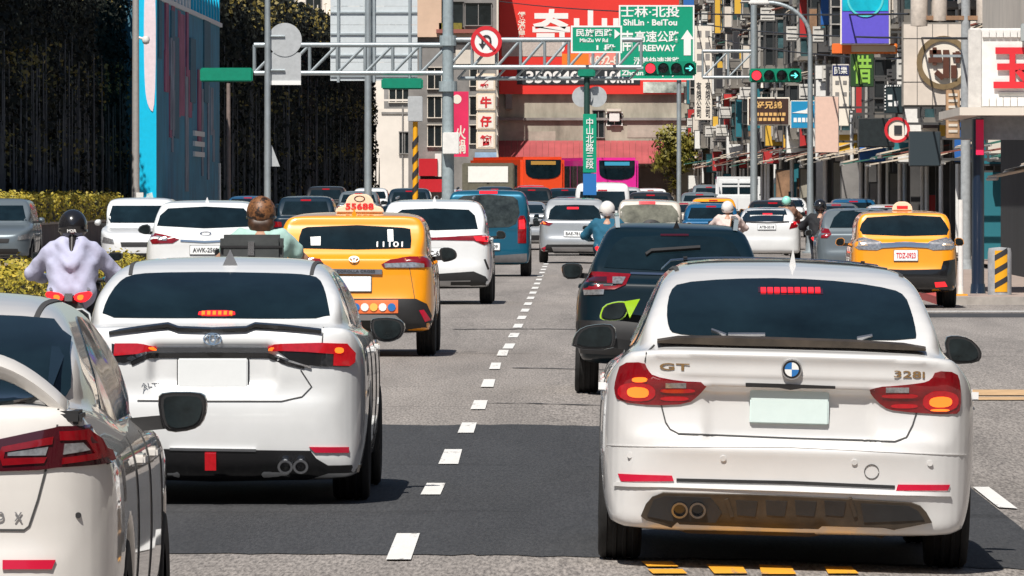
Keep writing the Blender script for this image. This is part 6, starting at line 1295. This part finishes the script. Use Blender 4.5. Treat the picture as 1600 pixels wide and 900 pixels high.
# emblem billboard
o = sign('beige panelled billboard with a large brown round emblem', 1409, 35, 1506, 167, M('bill_beige', (.66, .58, .50), .6, noise=.12, nscale=1.5), 2.3, SLAB, 'billboard'); dq = o.location.y
for k in range(1, 4): x = W(1409 + k * 24, 0, dq)[0] - o.location.x; bx(o, 'panel_joint', 1409 + k * 24 - .4, 38, 1409 + k * 24 + .4, 164, CAGED, -.03, .02)
for yy in (60, 128): bx(o, 'panel_joint', 1411, yy - .4, 1504, yy + .4, CAGED, -.03, .02)
x, z_ = W(1474, 98, dq); x -= o.location.x; z_ -= o.location.z; r0 = 40 * dq / F
MB().lathe([(0, -.05), (r0 * .86, -.05), (r0 * .86, -.02)], (x, 0, z_), 'y', 40).build('emblem_disc', INKC, o); MB().lathe([(r0 * .84, -.10), (r0 * 1.05, -.10), (r0 * 1.05, -.02), (r0 * .84, -.02), (r0 * .84, -.10)], (x, 0, z_), 'y', 40).build('emblem_rim', M('emblem_gold', (.20, .14, .07), .5, noise=.3, nscale=5), o); EB = M('emblem_brown', (.10, .035, .02), .5)
for (u0, v0, u1, v1, ww) in ((-.6, .1, -.05, .1, .2), (-.55, .42, -.1, .42, .16), (-.35, .6, -.35, -.1, .16), (.1, .5, .1, -.6, .24), (.35, .3, .7, .3, .2), (.4, -.1, .4, -.6, .22), (-.3, -.35, .0, -.6, .2), (.55, .45, .55, .0, .16)): MB().bar((x + u0 * r0, -.09, z_ + v0 * r0), (x + u1 * r0, -.09, z_ + v1 * r0), ww * r0).build('emblem_stroke', EB, o)
o = sign('tall brown lattice sign under the emblem billboard', 1478, 140, 1500, 216, M('lattice_wood', (.42, .26, .15), .7, noise=.3, nscale=2), 2.3, RUST)
for k in range(7): bx(o, 'lattice_slot', 1482, 146 + k * 9.5, 1496, 150 + k * 9.5, CREAM, -.04, .03)
# ------------------------------------------------------------------ the corner shop at the right edge
z = gz(8, 160); o = empty('building', (6.5, 160, z), 'corner shop with a flat canopy at the right edge', 'building')
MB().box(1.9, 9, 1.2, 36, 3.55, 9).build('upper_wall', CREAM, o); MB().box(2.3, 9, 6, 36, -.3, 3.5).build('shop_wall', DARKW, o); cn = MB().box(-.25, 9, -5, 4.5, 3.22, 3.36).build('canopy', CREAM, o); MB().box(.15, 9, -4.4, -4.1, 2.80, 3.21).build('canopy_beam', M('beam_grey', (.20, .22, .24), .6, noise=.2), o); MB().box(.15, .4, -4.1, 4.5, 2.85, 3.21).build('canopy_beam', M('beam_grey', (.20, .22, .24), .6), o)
for k in range(5): MB().box(1.4 + k * .16, 1.52 + k * .16, 5.0, 5.1, 0, 2.4).build('shutter_slat', [PWHITE, GREYW, RUST][k % 3], o)
for k in range(4): q_ = link('side_board', m_panel(.9, .7, PANC[k]), None, o); q_.location = (2.4 + .5 * k, 3 + k * .3, 1.2 + .25 * k)
for k in range(3): q_ = link('awning', m_awn(1.6, (0, 3, 0)[k]), None, o); q_.location = (2.2 + k * .4, -.5 + k * 2.0, 2.15 + .12 * k)
BP = M('post_navy', (.008, .02, .045), .35, 0, .5); X, zt = W(1528, 183, 155.8)
p = post('dark blue canopy post at the kerb on the right', 1528, 155.8, .11, 186, 'post', BP, taper=1.)
s_ = empty('flag', (W(1531, 0, 155.4)[0], 155.4, gz(6.6, 155)), 'narrow crimson flag hanging on the dark blue post', 'flag'); bx(s_, 'cloth', 1525, 187, 1537, 242, M('flag_crimson', (.80, .01, .09), .6), 0, .03); bx(s_, 'hem', 1525, 185, 1537, 187, INK, 0, .04)
o = empty('billboard', (W(1560, 0, 157)[0], 157, gz(7, 157)), 'white tiled billboard with a large red character at the right edge', 'billboard'); bx(o, 'panel', 1513, 44, 1640, 169, PWHITE, 0, .3, .03); bx(o, 'side_panel', 1513, 46, 1533, 168, M('tile_grey', (.56, .54, .51), .6, noise=.15), -.04, .04)
for k in range(9): bx(o, 'tile', 1535 + k * 11, 47, 1545 + k * 11, 58, M('tile_white', (.74, .72, .69), .35), -.05, .05); bx(o, 'tile', 1535 + k * 11, 152, 1545 + k * 11, 166, M('tile_white', (.74, .72, .69), .35), -.05, .05)
line(o, '玉', 1552, 74, 1612, 138, INKR, .035, dy=-.06); bx(o, 'shadow_strip', 1560, 144, 1600, 147, GREYW, -.05, .04); bx(o, 'lamp_box', 1594, 37, 1640, 66, M('lamp_grey', (.35, .38, .38), .5), -.3, .2, .02); MB().box(.9, 1.05, .3, 4.4, 3.6, 3.8).build('support', GREYW, o)
p = post('slim white pole with a yellow foot at the kerb', 1501, 152.5, .045, 312, 'pole', PWHITE, taper=1.); MB().box(-.12, .12, -.12, .12, 0, .16).build('foot_block', LINEY, p, bevel=.01)
X = W(1562, 0, 154)[0]; b = empty('bollard', (X, 154, gz(X, 154) + .13), 'grey concrete bollard with a yellow and black striped panel', 'bollard'); MB().lathe([(0, -.1), (.205, -.1), (.205, .72), (.19, .80), (0, .82)], n=28).build('drum', M('bollard_grey', (.34, .35, .36), .7, noise=.25), b, 40)
def arcp(z0, z1, a0, a1, s0, s1, mat, name, r=.212):
    n = 8; m = MB(); vs = []
    for i in range(n + 1):
        t_ = i / n; a = a0 + (a1 - a0) * t_; vs += [(r * math.sin(a), -r * math.cos(a), z0 + s0 * t_), (r * math.sin(a), -r * math.cos(a), z1 + s1 * t_)]
    m.add(vs, [(2 * i, 2 * i + 2, 2 * i + 3, 2 * i + 1) for i in range(n)]).build(name, mat, b)
arcp(.05, .76, -.45, .62, 0, 0, M('stripe_yellow', (.80, .38, .01), .5), 'yellow_panel')
for k in range(3): arcp(.10 + k * .24, .20 + k * .24, -.45, .62, .13, .13, INK, 'black_stripe', .215)
# kerb and pavement
sheet('pavement', 6.0, 16, 151, 204, PAV, .13); sheet('pavement', 9.6, 14, 204.2, 640, PAV, .10)
MB().add([(x, y, gz(x, y) + dz) for y in (150.6, 150.98) for x in (5.7, 14) for dz in (-.03, .131)], [(0, 2, 3, 1), (4, 5, 7, 6), (0, 1, 5, 4), (2, 6, 7, 3), (1, 3, 7, 5), (0, 4, 6, 2)]).build('kerb', KERB)['kind'] = 'structure'
MB().add([(x, y, gz(x, y) + dz) for y in (151, 203) for x in (5.7, 5.98) for dz in (-.03, .131)], [(0, 2, 3, 1), (4, 5, 7, 6), (0, 1, 5, 4), (2, 6, 7, 3), (1, 3, 7, 5), (0, 4, 6, 2)]).build('kerb', M('kerb_red', (.45, .07, .06), .8, noise=.3), None)['kind'] = 'structure'
# overhead cables
for k, (xa, ya, xb, yb, da, db, lb) in enumerate(((780, 2, 1420, 22, 600, 250, 'thin black cable sagging across the upper right'), (1060, 30, 1540, 60, 540, 200, 'lower black cable running along the right-hand houses'), (1100, 55, 1480, 95, 500, 240, 'slack black cable above the right-hand signal'))):
    m = MB(); pr = None
    for j in range(13):
        t_ = j / 12; dd = da + (db - da) * t_; a = W(xa, ya, da); b_ = W(xb, yb, db); q_ = (a[0] + (b_[0] - a[0]) * t_, dd, a[1] + (b_[1] - a[1]) * t_ - 1.2 * t_ * (1 - t_))
        if pr: m.tube(pr, q_, .03, n=6, cap=False)
        pr = q_
    tag(m.build('cable', INK), lb, 'cable')

# utility pole over the corner
p = post('grey utility pole with transformer cans above the right pavement', 1509, 212, .13, -60, 'utility pole', M('pole_concrete', (.34, .36, .37), .8, noise=.2))
for k, (px, py, r_) in enumerate(((1436, 14, .20), (1468, 6, .18), (1540, 10, .22))):
    x, _, z_ = loc(p, px, py, 212); cn = MB().lathe([(0, -.42), (r_, -.40), (r_, .36), (r_ * .8, .42), (0, .44)], (x, 0, z_), n=18).build('transformer', M('can_grey', (.48, .42, .36), .5, noise=.2), p, 40); MB().lathe([(.05, .44), (.07, .5), (.04, .56), (.06, .62), (0, .64)], (x, 0, z_), n=10).build('insulator', RUST, cn)
x0, _, z0 = loc(p, 1425, 28, 212); x1 = loc(p, 1552, 28, 212)[0]; MB().box(x0, x1, -.1, .1, z0 - .05, z0 + .05).build('cross_arm', RUST, p); z0 -= .9; MB().box(x0 + .5, x1, -.08, .0, z0 - .03, z0 + .03).build('cross_arm', GALV, p)
# unseen blocks added around the camera to darken the cars' reflections
for nm, x0, x1, y0, y1, hh, lb, mt in (('building', -60, -21, -120, 150, 17, 'long beige unseen block added on the left to shape car reflections', CREAM), ('building', 17, 60, -120, 96, 18, 'long brown unseen block added on the right to shape car reflections', BROWNW), ('building', -21, 17, -150, -120, 26, 'grey unseen block added behind the camera to shape car reflections', GREYW)):
    o = empty(nm, ((x0 + x1) / 2, y0, gz((x0 + x1) / 2, y0)), lb, 'building'); MB().box(x0 - o.location.x, x1 - o.location.x, 0, y1 - y0, -.5, hh).build('wall', mt, o)  # added unseen block, not a building of the street
    me = MB().box(-.06, .06, 0, 2.6, 0, 1.7).mesh('window', WIN) if x1 - x0 > y1 - y0 or 1 else None  # windows of the added unseen blocks
    for fl in range(int(hh / 3.4)):
        if y1 - y0 > 60:
            for k in range(int((y1 - y0) / 9)): q_ = link('window', me, None, o); q_.location = ((x1 if x1 < 0 else x0) - o.location.x, 3 + k * 9, 1.2 + fl * 3.4)
        else:
            for k in range(6): q_ = link('window', me, None, o); q_.location = (-16 + k * 6, y1 - y0, 1.2 + fl * 3.4); q_.rotation_euler = (0, 0, R(-90))
